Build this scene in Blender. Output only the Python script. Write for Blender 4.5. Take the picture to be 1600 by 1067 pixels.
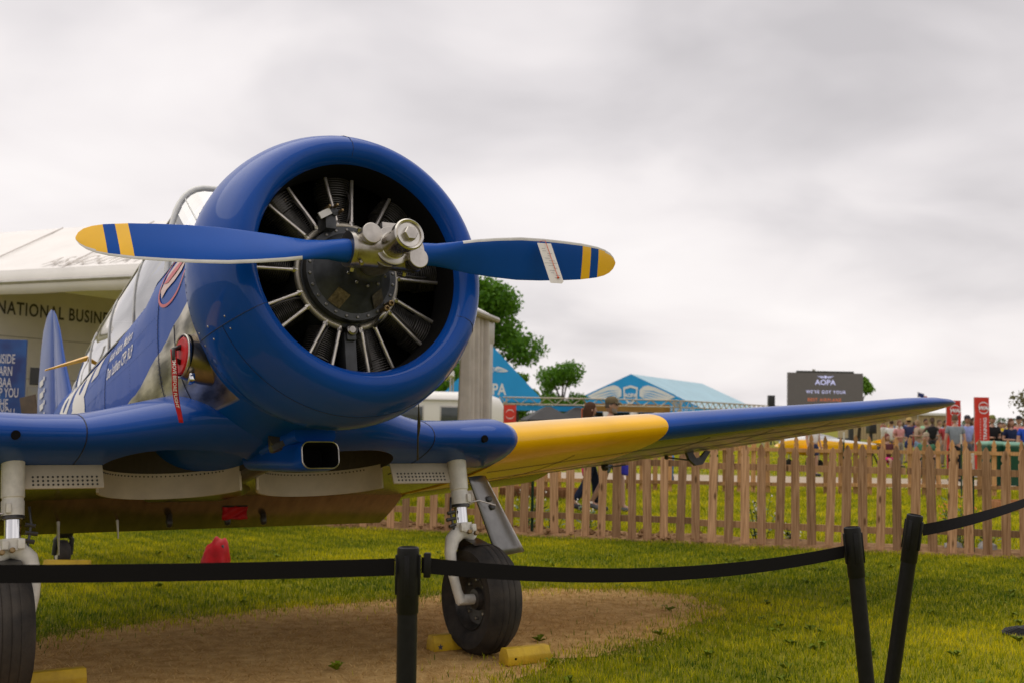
import bpy, bmesh, math, random
import numpy as np
from mathutils import Vector, Matrix, noise

# ------------------------------------------------------------------ scene, camera, sky, sun, exposure
for o in list(bpy.data.objects):
    bpy.data.objects.remove(o, do_unlink=True)
S = bpy.context.scene
COL = S.collection
R = math.radians
random.seed(7)
rng = np.random.default_rng(11)

FPX, CAMH = 1850.0, 1.44
PITCH, ROLL = R(3.71), R(1.1)
_fw = Vector((0, math.cos(PITCH), math.sin(PITCH)))
_ri = Vector((1, 0, 0))
_up = _ri.cross(_fw)
_r2 = _ri * math.cos(ROLL) + _up * math.sin(ROLL)
_u2 = _up * math.cos(ROLL) - _ri * math.sin(ROLL)
EYE = Vector((0, 0, CAMH))
cam_d = bpy.data.cameras.new('camera')
cam_d.sensor_width = 36.0
cam_d.lens = FPX / 1600 * 36
cam_d.clip_start = 0.05
cam_d.clip_end = 6000
cam_d.dof.use_dof = True
cam_d.dof.focus_distance = 5.5
cam_d.dof.aperture_fstop = 4.0
cam_d.dof.aperture_blades = 7
cam = bpy.data.objects.new('camera', cam_d)
COL.objects.link(cam)
_m = Matrix((_r2, _u2, -_fw)).transposed().to_4x4()
_m.translation = EYE
cam.matrix_world = _m
S.camera = cam

world = bpy.data.worlds.new('World')
S.world = world
world.use_nodes = True
SUN_EL, SUN_AZ = R(68), R(-60)      # azimuth measured from +Y towards +X
def build_world():
    nt = world.node_tree
    n, l = nt.nodes, nt.links
    n.clear()
    out = n.new('ShaderNodeOutputWorld')
    bg = n.new('ShaderNodeBackground')
    l.new(bg.outputs[0], out.inputs[0])
    sky = n.new('ShaderNodeTexSky')
    sky.sky_type = 'NISHITA'
    sky.sun_disc = False
    sky.sun_elevation = SUN_EL
    sky.sun_rotation = SUN_AZ
    sky.dust_density = 3.0
    tc = n.new('ShaderNodeTexCoord')
    sep = n.new('ShaderNodeSeparateXYZ')
    l.new(tc.outputs['Generated'], sep.inputs[0])
    def math_(op, a, b=None, c=None):
        m = n.new('ShaderNodeMath'); m.operation = op
        for i, v in enumerate((a, b, c)):
            if v is None: continue
            if isinstance(v, (int, float)): m.inputs[i].default_value = v
            else: l.new(v, m.inputs[i])
        return m.outputs[0]
    # a cloud deck: the view direction meets a flat layer overhead
    zc = math_('ADD', math_('MAXIMUM', sep.outputs[2], 0.0), 0.30)
    px = math_('DIVIDE', sep.outputs[0], zc)
    py = math_('DIVIDE', sep.outputs[1], zc)
    comb = n.new('ShaderNodeCombineXYZ')
    l.new(px, comb.inputs[0]); l.new(py, comb.inputs[1]); comb.inputs[2].default_value = 3.7
    def noise_(scale, detail, rough, dist):
        t = n.new('ShaderNodeTexNoise')
        t.inputs['Scale'].default_value = scale
        t.inputs['Detail'].default_value = detail
        t.inputs['Roughness'].default_value = rough
        t.inputs['Distortion'].default_value = dist
        l.new(comb.outputs[0], t.inputs['Vector'])
        return t.outputs['Fac']
    big = noise_(0.72, 2.0, 0.4, 0.2)
    mid = noise_(2.6, 4.0, 0.45, 0.3)
    mixn = math_('ADD', math_('MULTIPLY', big, 0.66), math_('MULTIPLY', mid, 0.34))
    ramp = n.new('ShaderNodeValToRGB')
    e = ramp.color_ramp.elements
    e[0].position = 0.37; e[0].color = (0.57, 0.54, 0.548, 1)
    e[1].position = 0.62; e[1].color = (0.99, 0.94, 0.925, 1)
    m1 = e.new(0.455); m1.color = (0.74, 0.70, 0.705, 1)
    m2 = e.new(0.52); m2.color = (0.88, 0.83, 0.825, 1)
    l.new(mixn, ramp.inputs[0])
    sc = n.new('ShaderNodeVectorMath'); sc.operation = 'SCALE'
    l.new(sky.outputs[0], sc.inputs[0]); sc.inputs['Scale'].default_value = 0.10
    mx = n.new('ShaderNodeMix'); mx.data_type = 'RGBA'
    mx.inputs[0].default_value = 0.93
    l.new(sc.outputs[0], mx.inputs[6]); l.new(ramp.outputs[0], mx.inputs[7])
    l.new(mx.outputs[2], bg.inputs[0])
    bg.inputs[1].default_value = 1.0
build_world()

sun_d = bpy.data.lights.new('sun', 'SUN')
sun_d.energy = 1.5
sun_d.angle = R(80)
sun_d.color = (1.0, 0.95, 0.86)
sun = bpy.data.objects.new('sun', sun_d)
COL.objects.link(sun)
_sd = Vector((math.sin(SUN_AZ) * math.cos(SUN_EL), math.cos(SUN_AZ) * math.cos(SUN_EL), math.sin(SUN_EL)))
sun.rotation_euler = _sd.to_track_quat('Z', 'Y').to_euler()
sun.location = (0, 0, 30)

S.render.engine = 'CYCLES'
S.view_settings.view_transform = 'Standard'
S.view_settings.look = 'None'
S.view_settings.gamma = 1.0
S.view_settings.exposure = 0.12
S.cycles.max_bounces = 8
S.cycles.transparent_max_bounces = 12

# ------------------------------------------------------------------ surveying helpers (sight lines -> places)
def ray(x, y):
    return _fw + _r2 * ((x - 800) / FPX) - _u2 * ((y - 533.5) / FPX)
def at(x, y, Y):
    d = ray(x, y); return EYE + d * (Y / d.y)
def gnd(x, y, z=0.0):
    d = ray(x, y); return EYE + d * ((z - CAMH) / d.z)
def gx(x, Y):
    """ground point at depth Y under sight column x (taken at the horizon row)"""
    p = at(x, 653, Y); return Vector((p.x, Y, 0))

# ------------------------------------------------------------------ materials
MATS = {}
def mat(name, col=(.5, .5, .5), rough=.5, metal=0., spec=.5, coat=0., coat_rough=.05, var=0., vscale=8., bump=0., bscale=60.,
        col2=None, emit=None, estr=0., stretch=None, sheen=0., coord='Object', detail=4., rvar=0., trans=0.):
    if name in MATS: return MATS[name]
    m = bpy.data.materials.new(name); m.use_nodes = True
    nt = m.node_tree; n, l = nt.nodes, nt.links
    b = n['Principled BSDF']
    b.inputs['Base Color'].default_value = (*col, 1)
    b.inputs['Roughness'].default_value = rough
    b.inputs['Metallic'].default_value = metal
    b.inputs['Specular IOR Level'].default_value = spec
    b.inputs['Coat Weight'].default_value = coat
    b.inputs['Coat Roughness'].default_value = coat_rough
    if sheen: b.inputs['Sheen Weight'].default_value = sheen
    if trans: b.inputs['Transmission Weight'].default_value = trans
    if emit:
        b.inputs['Emission Color'].default_value = (*emit, 1); b.inputs['Emission Strength'].default_value = estr
    tc = None
    def coords():
        nonlocal tc
        if tc is None:
            t = n.new('ShaderNodeTexCoord'); tc = t.outputs[coord]
            if stretch:
                mp = n.new('ShaderNodeMapping'); mp.inputs['Scale'].default_value = stretch
                l.new(tc, mp.inputs[0]); tc = mp.outputs[0]
        return tc
    if var or col2:
        t = n.new('ShaderNodeTexNoise'); t.inputs['Scale'].default_value = vscale; t.inputs['Detail'].default_value = detail
        t.inputs['Roughness'].default_value = .6
        l.new(coords(), t.inputs['Vector'])
        r = n.new('ShaderNodeValToRGB'); e = r.color_ramp.elements
        e[0].position = .32; e[1].position = .68
        if col2: e[0].color = (*col, 1); e[1].color = (*col2, 1)
        else:
            e[0].color = (*[max(0, c * (1 - var)) for c in col], 1); e[1].color = (*[min(1, c * (1 + var)) for c in col], 1)
        l.new(t.outputs['Fac'], r.inputs[0]); l.new(r.outputs[0], b.inputs['Base Color'])
        if rvar:
            mr = n.new('ShaderNodeMapRange'); mr.inputs['To Min'].default_value = rough - rvar; mr.inputs['To Max'].default_value = rough + rvar
            l.new(t.outputs['Fac'], mr.inputs[0]); l.new(mr.outputs[0], b.inputs['Roughness'])
    if bump:
        t2 = n.new('ShaderNodeTexNoise'); t2.inputs['Scale'].default_value = bscale; t2.inputs['Detail'].default_value = 4
        l.new(coords(), t2.inputs['Vector'])
        bp = n.new('ShaderNodeBump'); bp.inputs['Strength'].default_value = bump; bp.inputs['Distance'].default_value = .02
        l.new(t2.outputs['Fac'], bp.inputs['Height']); l.new(bp.outputs[0], b.inputs['Normal'])
    MATS[name] = m
    return m
def nodes_of(m):
    return m.node_tree.nodes, m.node_tree.links, m.node_tree.nodes['Principled BSDF']

M_BLUE = mat('blue gloss paint', (.0015, .057, .31), .36, 0, .06, .36, .03, var=.10, vscale=1.5, bump=.02, bscale=4)
M_YEL = mat('yellow gloss paint', (.88, .47, .002), .30, 0, .2, .45, .06, var=.06, vscale=3, bump=.01, bscale=5)
M_BLUEB = mat('blue blade paint', (.002, .066, .34), .40, 0, .12, .10, .2, var=.06, vscale=4)
M_YELB = mat('yellow blade paint', (.86, .47, .004), .4, 0, .5, .2, .2, var=.05, vscale=9)
M_BOOT = mat('grey rubber boot', (.62, .60, .58), .5, var=.10, vscale=14)
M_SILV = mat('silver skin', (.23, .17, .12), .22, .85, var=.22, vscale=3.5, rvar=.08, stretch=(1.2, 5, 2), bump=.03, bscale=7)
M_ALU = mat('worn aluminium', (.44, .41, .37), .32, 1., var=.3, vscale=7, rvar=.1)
M_SOOT = mat('sooty bare metal', (.10, .095, .088), .28, .9, col2=(.46, .43, .39), vscale=2.6, rvar=.12, stretch=(.8, 3, 3), bump=.06, bscale=6)
M_BRASS = mat('brass', (.26, .18, .09), .4, .9)
M_HUB = mat('oily steel hub', (.22, .185, .14), .30, .95, col2=(.58, .56, .52), vscale=9, rvar=.1)
M_CHROME = mat('polished strut', (.72, .72, .73), .09, 1.)
M_BLK = mat('black engine enamel', (.034, .031, .029), .32, 0, .5, var=.4, vscale=20)
M_CASE = mat('dark grey crankcase', (.042, .044, .048), .42, .2, var=.4, vscale=14)
M_PIPE = mat('pushrod tube', (.62, .57, .52), .34, .8, var=.2, vscale=20)
M_RUB = mat('tyre rubber', (.014, .0125, .0125), .75, 0, .3, col2=(.045, .037, .030), vscale=7, bump=.15, bscale=120)
M_WHT = mat('white gear paint', (.66, .63, .57), .42, 0, .5, var=.12, vscale=18)
M_CREAM = mat('cream primer', (.50, .43, .33), .5, var=.10, vscale=6)
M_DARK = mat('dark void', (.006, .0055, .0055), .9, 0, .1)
M_LINE = mat('panel seam', (.004, .012, .05), .6)
M_RED = mat('red vinyl', (.46, .006, .010), .5, 0, .3, var=.2, vscale=12, bump=.15, bscale=20)
M_WPRINT = mat('white lettering', (.74, .72, .70), .45)
M_PAPER = mat('paper tag', (.72, .68, .64), .8, var=.05, vscale=30)
M_INK = mat('ink', (.05, .05, .08), .8)
M_BPLAST = mat('black stanchion coating', (.006, .0055, .006), .45, 0, .22, var=.3, vscale=30, bump=.05, bscale=250)
M_BELT = mat('black belt webbing', (.007, .006, .0065), .75, 0, .12, bump=.08, bscale=500)
M_CHOCK = mat('yellow wood chock', (.62, .40, .015), .55, 0, .4, col2=(.42, .26, .012), vscale=9, bump=.25, bscale=40)

# ------------------------------------------------------------------ mesh helpers
def link(o, parent=None):
    COL.objects.link(o)
    if parent is not None: o.parent = parent
    return o
def tag(o, label=None, cat=None, group=None, kind=None):
    if label: o['label'] = label
    if cat: o['category'] = cat
    if group: o['group'] = group
    if kind: o['kind'] = kind
    return o
def empty(name, loc=(0, 0, 0), rz=0., label=None, cat=None, group=None):
    o = bpy.data.objects.new(name, None); link(o)
    o.location = loc; o.rotation_euler = (0, 0, rz); o.empty_display_size = .2
    return tag(o, label, cat, group)
class MB:
    """collects geometry; build() links it as one mesh object"""
    def __init__(s): s.v = []; s.f = []; s.mi = []
    def add(s, vs, fs, mi=0):
        o = len(s.v); s.v.extend([tuple(v) for v in vs])
        for k, f in enumerate(fs):
            s.f.append(tuple(i + o for i in f)); s.mi.append(mi if isinstance(mi, int) else mi[k])
        return s
    def box(s, c, d, rot=None, mi=0):
        hx, hy, hz = d[0] / 2, d[1] / 2, d[2] / 2
        vs = [Vector((x, y, z)) for x in (-hx, hx) for y in (-hy, hy) for z in (-hz, hz)]
        if rot is not None: vs = [rot @ v for v in vs]
        c = Vector(c)
        return s.add([v + c for v in vs], [(0, 1, 3, 2), (4, 6, 7, 5), (0, 4, 5, 1), (2, 3, 7, 6), (0, 2, 6, 4), (1, 5, 7, 3)], mi)
    def rings(s, rings, closed=True, cap=(True, True), mi=0):
        n = len(rings[0]); vs = [p for r in rings for p in r]; fs = []; ms = []
        for i in range(len(rings) - 1):
            for j in range(n if closed else n - 1):
                k = (j + 1) % n
                fs.append((i * n + j, i * n + k, (i + 1) * n + k, (i + 1) * n + j))
                ms.append(mi if isinstance(mi, int) else mi(i, j))
        if closed and cap[0]: fs.append(tuple(range(n - 1, -1, -1))); ms.append(mi if isinstance(mi, int) else mi(0, 0))
        if closed and cap[1]: fs.append(tuple((len(rings) - 1) * n + j for j in range(n))); ms.append(mi if isinstance(mi, int) else mi(len(rings) - 2, 0))
        return s.add(vs, fs, ms)
    def tube(s, pts, r, n=10, cap=True, mi=0, flat=None):
        pts = [Vector(p) for p in pts]
        rr = r if isinstance(r, (list, tuple)) else [r] * len(pts)
        rings = []; ref = None
        for i, p in enumerate(pts):
            t = (pts[min(i + 1, len(pts) - 1)] - pts[max(i - 1, 0)]).normalized()
            if ref is None:
                a = Vector((0, 0, 1)) if abs(t.z) < .9 else Vector((1, 0, 0))
                ref = (a - t * a.dot(t)).normalized()
            else:
                ref = (ref - t * ref.dot(t)).normalized()
            b = t.cross(ref)
            rings.append([p + (ref * math.cos(2 * math.pi * k / n) + b * math.sin(2 * math.pi * k / n)) * rr[i] for k in range(n)])
        return s.rings(rings, cap=(cap, cap), mi=mi)
    def lathe(s, prof, n=32, axis='z', c=(0, 0, 0), cap=(False, False), mi=0):
        """prof: list of (along, radius)"""
        rings = []
        c = Vector(c)
        for a, r in prof:
            ring = []
            for k in range(n):
                t = 2 * math.pi * k / n; u, w = r * math.cos(t), r * math.sin(t)
                p = {'z': (u, w, a), 'x': (a, u, w), 'y': (w, a, u)}[axis]
                ring.append(c + Vector(p))
            rings.append(ring)
        return s.rings(rings, cap=cap, mi=mi)
    def prism(s, poly, d, mi=0, M=None):
        """poly: list of 2D (x,z) points, extruded along y from -d/2 to d/2"""
        n = len(poly)
        vs = [Vector((x, -d / 2, z)) for x, z in poly] + [Vector((x, d / 2, z)) for x, z in poly]
        if M is not None: vs = [M @ v for v in vs]
        fs = [tuple(range(n)), tuple(range(2 * n - 1, n - 1, -1))] + [(i, i + n, (i + 1) % n + n, (i + 1) % n) for i in range(n)]
        return s.add(vs, fs, mi)
    def mesh(s, name, mats, smooth=False, angle=None, fix=True):
        me = bpy.data.meshes.new(name)
        me.from_pydata(s.v, [], s.f)
        for m in (mats if isinstance(mats, (list, tuple)) else [mats]): me.materials.append(m)
        me.polygons.foreach_set('material_index', s.mi)
        if fix:
            bm = bmesh.new(); bm.from_mesh(me); bmesh.ops.recalc_face_normals(bm, faces=bm.faces); bm.to_mesh(me); bm.free()
        if smooth:
            me.polygons.foreach_set('use_smooth', [True] * len(me.polygons))
            if angle is not None: me.set_sharp_from_angle(angle=R(angle))
        me.update()
        return me
    def build(s, name, mats, parent=None, smooth=False, angle=None, bevel=0., loc=None, off=None, fix=True, seg=2):
        if off is not None:
            off = Vector(off); s.v = [tuple(Vector(v) - off) for v in s.v]
        me = s.mesh(name, mats, smooth, angle, fix)
        if bevel:
            bm = bmesh.new(); bm.from_mesh(me)
            es = [e for e in bm.edges if len(e.link_faces) == 2 and e.calc_face_angle(0) > R(25)]
            bmesh.ops.bevel(bm, geom=es, offset=bevel, segments=seg, affect='EDGES', profile=.5, clamp_overlap=True)
            bm.to_mesh(me); bm.free()
            me.polygons.foreach_set('use_smooth', [True] * len(me.polygons)); me.set_sharp_from_angle(angle=R(35))
        o = bpy.data.objects.new(name, me); link(o, parent)
        if loc is not None: o.location = loc
        return o
def inst(name, me, parent, M=None, loc=None, rot=None, sc=None):
    o = bpy.data.objects.new(name, me); link(o, parent)
    if M is not None: o.matrix_local = M
    if loc is not None: o.location = loc
    if rot is not None: o.rotation_euler = rot
    if sc is not None: o.scale = sc
    return o
def text_mb(body, size=1., xs=1., thick=0., bold=0., align='LEFT', maxlen=None, spacing=1., ital=0.):
    """2D lettering in the XY plane as an MB (triangles)"""
    cu = bpy.data.curves.new('lettering', 'FONT')
    cu.body = body; cu.size = size; cu.align_x = align; cu.offset = bold; cu.space_character = spacing; cu.resolution_u = 3; cu.shear = ital
    ob = bpy.data.objects.new('lettering', cu); COL.objects.link(ob)
    dg = bpy.context.evaluated_depsgraph_get()
    me = bpy.data.meshes.new_from_object(ob.evaluated_get(dg))
    bpy.data.objects.remove(ob, do_unlink=True); bpy.data.curves.remove(cu)
    bm = bmesh.new(); bm.from_mesh(me); bmesh.ops.triangulate(bm, faces=bm.faces)
    if maxlen:
        for _ in range(4):
            es = [e for e in bm.edges if e.calc_length() > maxlen]
            if not es: break
            bmesh.ops.subdivide_edges(bm, edges=es, cuts=1); bmesh.ops.triangulate(bm, faces=bm.faces)
    mb = MB(); mb.add([(v.co.x * xs, v.co.y, 0) for v in bm.verts], [tuple(v.index for v in f.verts) for f in bm.faces])
    bm.free(); bpy.data.meshes.remove(me)
    return mb
def flat_text(name, body, parent, mtl, M, size, xs=1., align='CENTER', bold=0., spacing=1., ital=0.):
    mb = text_mb(body, size, xs, bold=bold, align=align, spacing=spacing, ital=ital)
    mb.v = [tuple(M @ Vector(v)) for v in mb.v]
    return mb.build(name, mtl, parent, fix=False)
def frame(o, xdir, ydir):
    """matrix whose XY plane is spanned by xdir (reading direction) and ydir (up of the letters)"""
    x = Vector(xdir).normalized(); y = Vector(ydir); y = (y - x * y.dot(x)).normalized(); z = x.cross(y)
    m = Matrix((x, y, z)).transposed().to_4x4(); m.translation = Vector(o); return m
def lerp(a, b, t): return a + (b - a) * t
def interp(x, xs, ys): return float(np.interp(x, xs, ys))
# ------------------------------------------------------------------ ground
PATCH_PX = [(-260, 1030), (0, 1008), (130, 985), (300, 965), (480, 947), (620, 936), (720, 926), (860, 920), (1000, 922), (1085, 932), (1122, 952), (1092, 975),
            (1040, 996), (950, 1020), (880, 1031), (800, 1062), (760, 1095), (600, 1180), (0, 1300), (-300, 1250)]
PATCH = [gnd(*p) for p in PATCH_PX]
_pp = np.array([(p.x, p.y) for p in PATCH])
def in_poly(x, y, poly=_pp):
    x = np.asarray(x); y = np.asarray(y); ins = np.zeros(x.shape, bool); n = len(poly); j = n - 1
    for i in range(n):
        xi, yi = poly[i]; xj, yj = poly[j]
        ins ^= ((yi > y) != (yj > y)) & (x < (xj - xi) * (y - yi) / (yj - yi + 1e-12) + xi)
        j = i
    return ins
def edge_dist(x, y, poly=_pp):
    d = np.full(np.shape(x), 1e9); n = len(poly)
    for i in range(n):
        a = poly[i]; b = poly[(i + 1) % n]; ab = b - a
        t = np.clip(((x - a[0]) * ab[0] + (y - a[1]) * ab[1]) / (ab @ ab), 0, 1)
        d = np.minimum(d, np.hypot(x - a[0] - t * ab[0], y - a[1] - t * ab[1]))
    return d

def ground_material():
    m = mat('lawn soil', (.045, .055, .006), .9, 0, .2)
    n, l, b = nodes_of(m)
    tc = n.new('ShaderNodeTexCoord')
    def nz(sc, de):
        t = n.new('ShaderNodeTexNoise'); t.inputs['Scale'].default_value = sc; t.inputs['Detail'].default_value = de
        l.new(tc.outputs['Object'], t.inputs['Vector']); return t.outputs['Fac']
    r = n.new('ShaderNodeValToRGB'); e = r.color_ramp.elements
    e[0].position = .34; e[0].color = (.095, .105, .003, 1)
    e[1].position = .66; e[1].color = (.28, .25, .008, 1)
    ad = n.new('ShaderNodeMath'); ad.operation = 'MULTIPLY_ADD'; l.new(nz(.55, 3), ad.inputs[0]); ad.inputs[1].default_value = .55
    ml = n.new('ShaderNodeMath'); ml.operation = 'MULTIPLY'; l.new(nz(14, 5), ml.inputs[0]); ml.inputs[1].default_value = .45
    l.new(ml.outputs[0], ad.inputs[2]); l.new(ad.outputs[0], r.inputs[0]); l.new(r.outputs[0], b.inputs['Base Color'])
    bp = n.new('ShaderNodeBump'); bp.inputs['Strength'].default_value = .6; bp.inputs['Distance'].default_value = .03
    l.new(nz(40, 5), bp.inputs['Height']); l.new(bp.outputs[0], b.inputs['Normal'])
    return m
M_LAWN = ground_material()
mb = MB()
_gs = [-3000, -300, -60, -20, -8, 0, 8, 20, 60, 300, 3000]
_gy = [-200, -20, 0, 5, 10, 16, 26, 40, 80, 300, 4500]
for y in _gy:
    for x in _gs: mb.v.append((x, y, 0))
W = len(_gs)
for j in range(len(_gy) - 1):
    for i in range(W - 1):
        mb.f.append((j * W + i, j * W + i + 1, (j + 1) * W + i + 1, (j + 1) * W + i)); mb.mi.append(0)
tag(mb.build('ground', M_LAWN, fix=False), kind='structure')

M_SOIL = mat('dry straw soil', (.37, .215, .068), .95, 0, .15, col2=(.62, .405, .165), vscale=9, bump=.5, bscale=45, detail=6)
# dry patch: irregular outline resampled and roughened
def rough_outline(poly, step, amp, seed):
    out = []
    n = len(poly)
    for i in range(n):
        a, b = Vector((*poly[i], 0)), Vector((*poly[(i + 1) % n], 0)); k = max(1, int((b - a).length / step))
        for q in range(k):
            p = a.lerp(b, q / k)
            d = noise.noise(Vector((p.x * 2.2, p.y * 2.2, seed))) * amp + noise.noise(Vector((p.x * 7, p.y * 7, seed))) * amp * .5
            t = (b - a).normalized(); out.append((p.x - t.y * d, p.y + t.x * d))
    return out
_ro = rough_outline(_pp, .12, .14, 2.)
mb = MB(); mb.add([(x, y, .004) for x, y in _ro], [tuple(range(len(_ro)))])
_po = mb.build('bare_soil_patch', M_SOIL, fix=False)
for p in _po.data.polygons:
    if p.normal.z < 0: p.flip()
tag(_po, kind='structure')

# strip of turned earth along the picket fence, gravel path and beds behind
M_EARTH = mat('turned earth', (.16, .085, .036), .95, 0, .1, col2=(.33, .20, .10), vscale=11, bump=.9, bscale=18, detail=6)
M_PATH = mat('gravel path', (.34, .27, .20), .95, 0, .2, col2=(.44, .36, .27), vscale=6, bump=.3, bscale=60)
FA, FB = gnd(-420, 780), gnd(2050, 893)      # fence line ends on the ground
FD = (FB - FA).normalized(); FN = Vector((-FD.y, FD.x, 0))     # FN points away from the camera
def strip(name, off0, off1, m, z=.004, step=.35, amp=.12, hump=0.):
    L = (FB - FA).length; k = int(L / step); nv = 7
    mb = MB()
    rows = []
    for i in range(k + 1):
        p = FA + FD * (L * i / k)
        a = off0 + amp * noise.noise(Vector((i * .31, 1.3, off0))); b = off1 + amp * noise.noise(Vector((i * .31, 7.7, off1)))
        row = []
        for j in range(nv):
            t = j / (nv - 1); q = p + FN * lerp(a, b, t)
            h = z + hump * math.sin(math.pi * t) ** .7 * (.55 + .6 * noise.noise(Vector((q.x * 3, q.y * 3, 4)))) if 0 < j < nv - 1 else z
            row.append((q.x, q.y, max(h, z)))
        rows.append(row)
    mb.rings(rows, closed=False)
    return tag(mb.build(name, m, smooth=True, fix=False), kind='structure')
strip('earth_bed', -.10, .75, M_EARTH, hump=.11)
mb = MB(); mb.add([(-12, 27, .006), (60, 28.0, .006), (60, 33.5, .006), (-12, 32.3, .006)], [(0, 1, 2, 3)])
tag(mb.build('gravel_path', M_PATH, fix=False), kind='structure')

# ------------------------------------------------------------------ grass
def grass_material(name, c0, c1, c2):
    m = mat(name, c1, .62, 0, .25)
    n, l, b = nodes_of(m)
    at_ = n.new('ShaderNodeAttribute'); at_.attribute_name = 'tint'
    r = n.new('ShaderNodeValToRGB'); e = r.color_ramp.elements
    e[0].position = .12; e[0].color = (*c0, 1); e[1].position = .9; e[1].color = (*c2, 1); k = e.new(.5); k.color = (*c1, 1)
    l.new(at_.outputs['Fac'], r.inputs[0]); l.new(r.outputs[0], b.inputs['Base Color'])
    tr = n.new('ShaderNodeBsdfTranslucent'); l.new(r.outputs[0], tr.inputs['Color'])
    mx = n.new('ShaderNodeMixShader'); mx.inputs[0].default_value = .35
    l.new(b.outputs[0], mx.inputs[1]); l.new(tr.outputs[0], mx.inputs[2])
    l.new(mx.outputs[0], n['Material Output'].inputs['Surface'])
    return m
def blades(name, x, y, ln, wd, tint, mtl, lean=.6, z0=0., lmin=.1):
    n = len(x); a = rng.uniform(0, 2 * np.pi, n); la = rng.uniform(0, 2 * np.pi, n); lz = rng.uniform(lmin, lean, n) * ln
    dx, dy = np.cos(a) * wd / 2, np.sin(a) * wd / 2; lx, ly = np.cos(la) * lz, np.sin(la) * lz
    hz = np.sqrt(np.maximum(ln ** 2 - lz ** 2, (ln * (.3 if lmin < .5 else .1)) ** 2))
    V = np.empty((n, 5, 3), np.float32)
    V[:, 0] = np.stack([x - dx, y - dy, np.full(n, z0)], 1); V[:, 1] = np.stack([x + dx, y + dy, np.full(n, z0)], 1)
    V[:, 2] = np.stack([x + dx * .8 + lx * .35, y + dy * .8 + ly * .35, z0 + hz * .6], 1)
    V[:, 3] = np.stack([x - dx * .8 + lx * .35, y - dy * .8 + ly * .35, z0 + hz * .6], 1)
    V[:, 4] = np.stack([x + lx, y + ly, z0 + hz], 1)
    me = bpy.data.meshes.new(name)
    me.vertices.add(n * 5); me.vertices.foreach_set('co', V.ravel())
    base = np.arange(n) * 5
    li = np.stack([base, base + 1, base + 2, base + 3, base + 3, base + 2, base + 4], 1).ravel().astype(np.int32)
    me.loops.add(n * 7); me.loops.foreach_set('vertex_index', li)
    ls = np.stack([np.arange(n) * 7, np.arange(n) * 7 + 4], 1).ravel().astype(np.int32)
    me.polygons.add(n * 2); me.polygons.foreach_set('loop_start', ls)
    me.update(calc_edges=True); me.validate()
    at_ = me.attributes.new('tint', 'FLOAT', 'POINT'); at_.data.foreach_set('value', np.repeat(tint, 5).astype(np.float32))
    me.materials.append(mtl)
    o = bpy.data.objects.new(name, me); link(o)
    return o
def fence_side(x, y):       # >0 beyond the fence
    return (x - FA.x) * FN.x + (y - FA.y) * FN.y
def nfield(x, y, s, seed):
    """cheap smooth value field from sums of sines"""
    return (np.sin(x * s * 1.3 + seed) * np.sin(y * s * 1.7 + seed * 2) + .6 * np.sin(x * s * 3.1 + y * s * 2.3 + seed * 3) + .5 * np.sin(x * s * 5.3 - y * s * 4.7 + seed)) / 2.1
def scatter(n, y0, y1, margin=1.06):
    yy = np.sqrt(rng.uniform(y0 ** 2, y1 ** 2, n)); xx = rng.uniform(-1, 1, n) * yy * .432 * margin
    return xx, yy
M_GR1 = grass_material('lawn blades', (.034, .092, .002), (.265, .295, .003), (.74, .62, .008))
M_GR2 = grass_material('dry blades', (.34, .185, .048), (.62, .395, .14), (.74, .54, .25))
x, y = scatter(330000, 5.9, 17.5)
k = (fence_side(x, y) < -.02 + .1 * nfield(x, y, 4, 1.)) & ~(in_poly(x, y) & (edge_dist(x, y) > np.abs(.09 * nfield(x, y, 3, 5.)) + rng.exponential(.13, len(x))))
x, y = x[k], y[k]
clump = .55 * nfield(x, y, 1.1, .7) + .75 * nfield(x, y, .42, 2.9); fine = nfield(x, y, 6., 2.2)
ln = (.034 + .016 * rng.random(len(x))) * (1 + .30 * fine) ; wd = .0042 + .0025 * rng.random(len(x))
tint = np.clip(.45 + .30 * clump + .20 * fine + .16 * rng.standard_normal(len(x)), 0, 1)
tag(blades('lawn_grass', x, y, ln, wd, tint, M_GR1, .75), 'short yellow-green lawn grass in front of the fence', 'grass', kind='stuff')
x, y = scatter(75000, 5.9, 10.5)
k = in_poly(x, y) | (edge_dist(x, y) < rng.exponential(.10, len(x)))
k &= nfield(x, y, 3.2, 8.) > -.55 + .3 * rng.standard_normal(len(x))
x, y = x[k], y[k]
x2 = x.copy()
ln = .022 + .03 * rng.random(len(x)); tint = np.clip(.5 + .22 * nfield(x, y, 2.4, 3.) + .22 * rng.standard_normal(len(x)), 0, 1)
tag(blades('dry_grass', x, y, ln, .003 + .002 * rng.random(len(x)), tint, M_GR2, .995, .004, .86), 'dead straw lying on the bare soil patch', 'grass', kind='stuff')
x, y = scatter(150000, 14.0, 27.5, 1.1)
k = (fence_side(x, y) > .62 + .1 * nfield(x, y, 4, 2.)); x, y = x[k], y[k]
tint = np.clip(.60 + .22 * nfield(x, y, 1.2, .2) + .16 * rng.standard_normal(len(x)), 0, 1)
tag(blades('rough_grass', x, y, .05 + .05 * rng.random(len(x)), .008 + .004 * rng.random(len(x)), tint, M_GR1, .7), 'longer yellowish grass between the two picket fences', 'grass', kind='stuff')
x, y = scatter(60000, 33.0, 60., 1.1)
tint = np.clip(.60 + .22 * nfield(x, y, .8, .2) + .16 * rng.standard_normal(len(x)), 0, 1)
tag(blades('far_grass', x, y, .06 + .04 * rng.random(len(x)), .02 + .01 * rng.random(len(x)), tint, M_GR1, .7), 'trodden grass under the crowd beyond the path', 'grass', kind='stuff')
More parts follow.
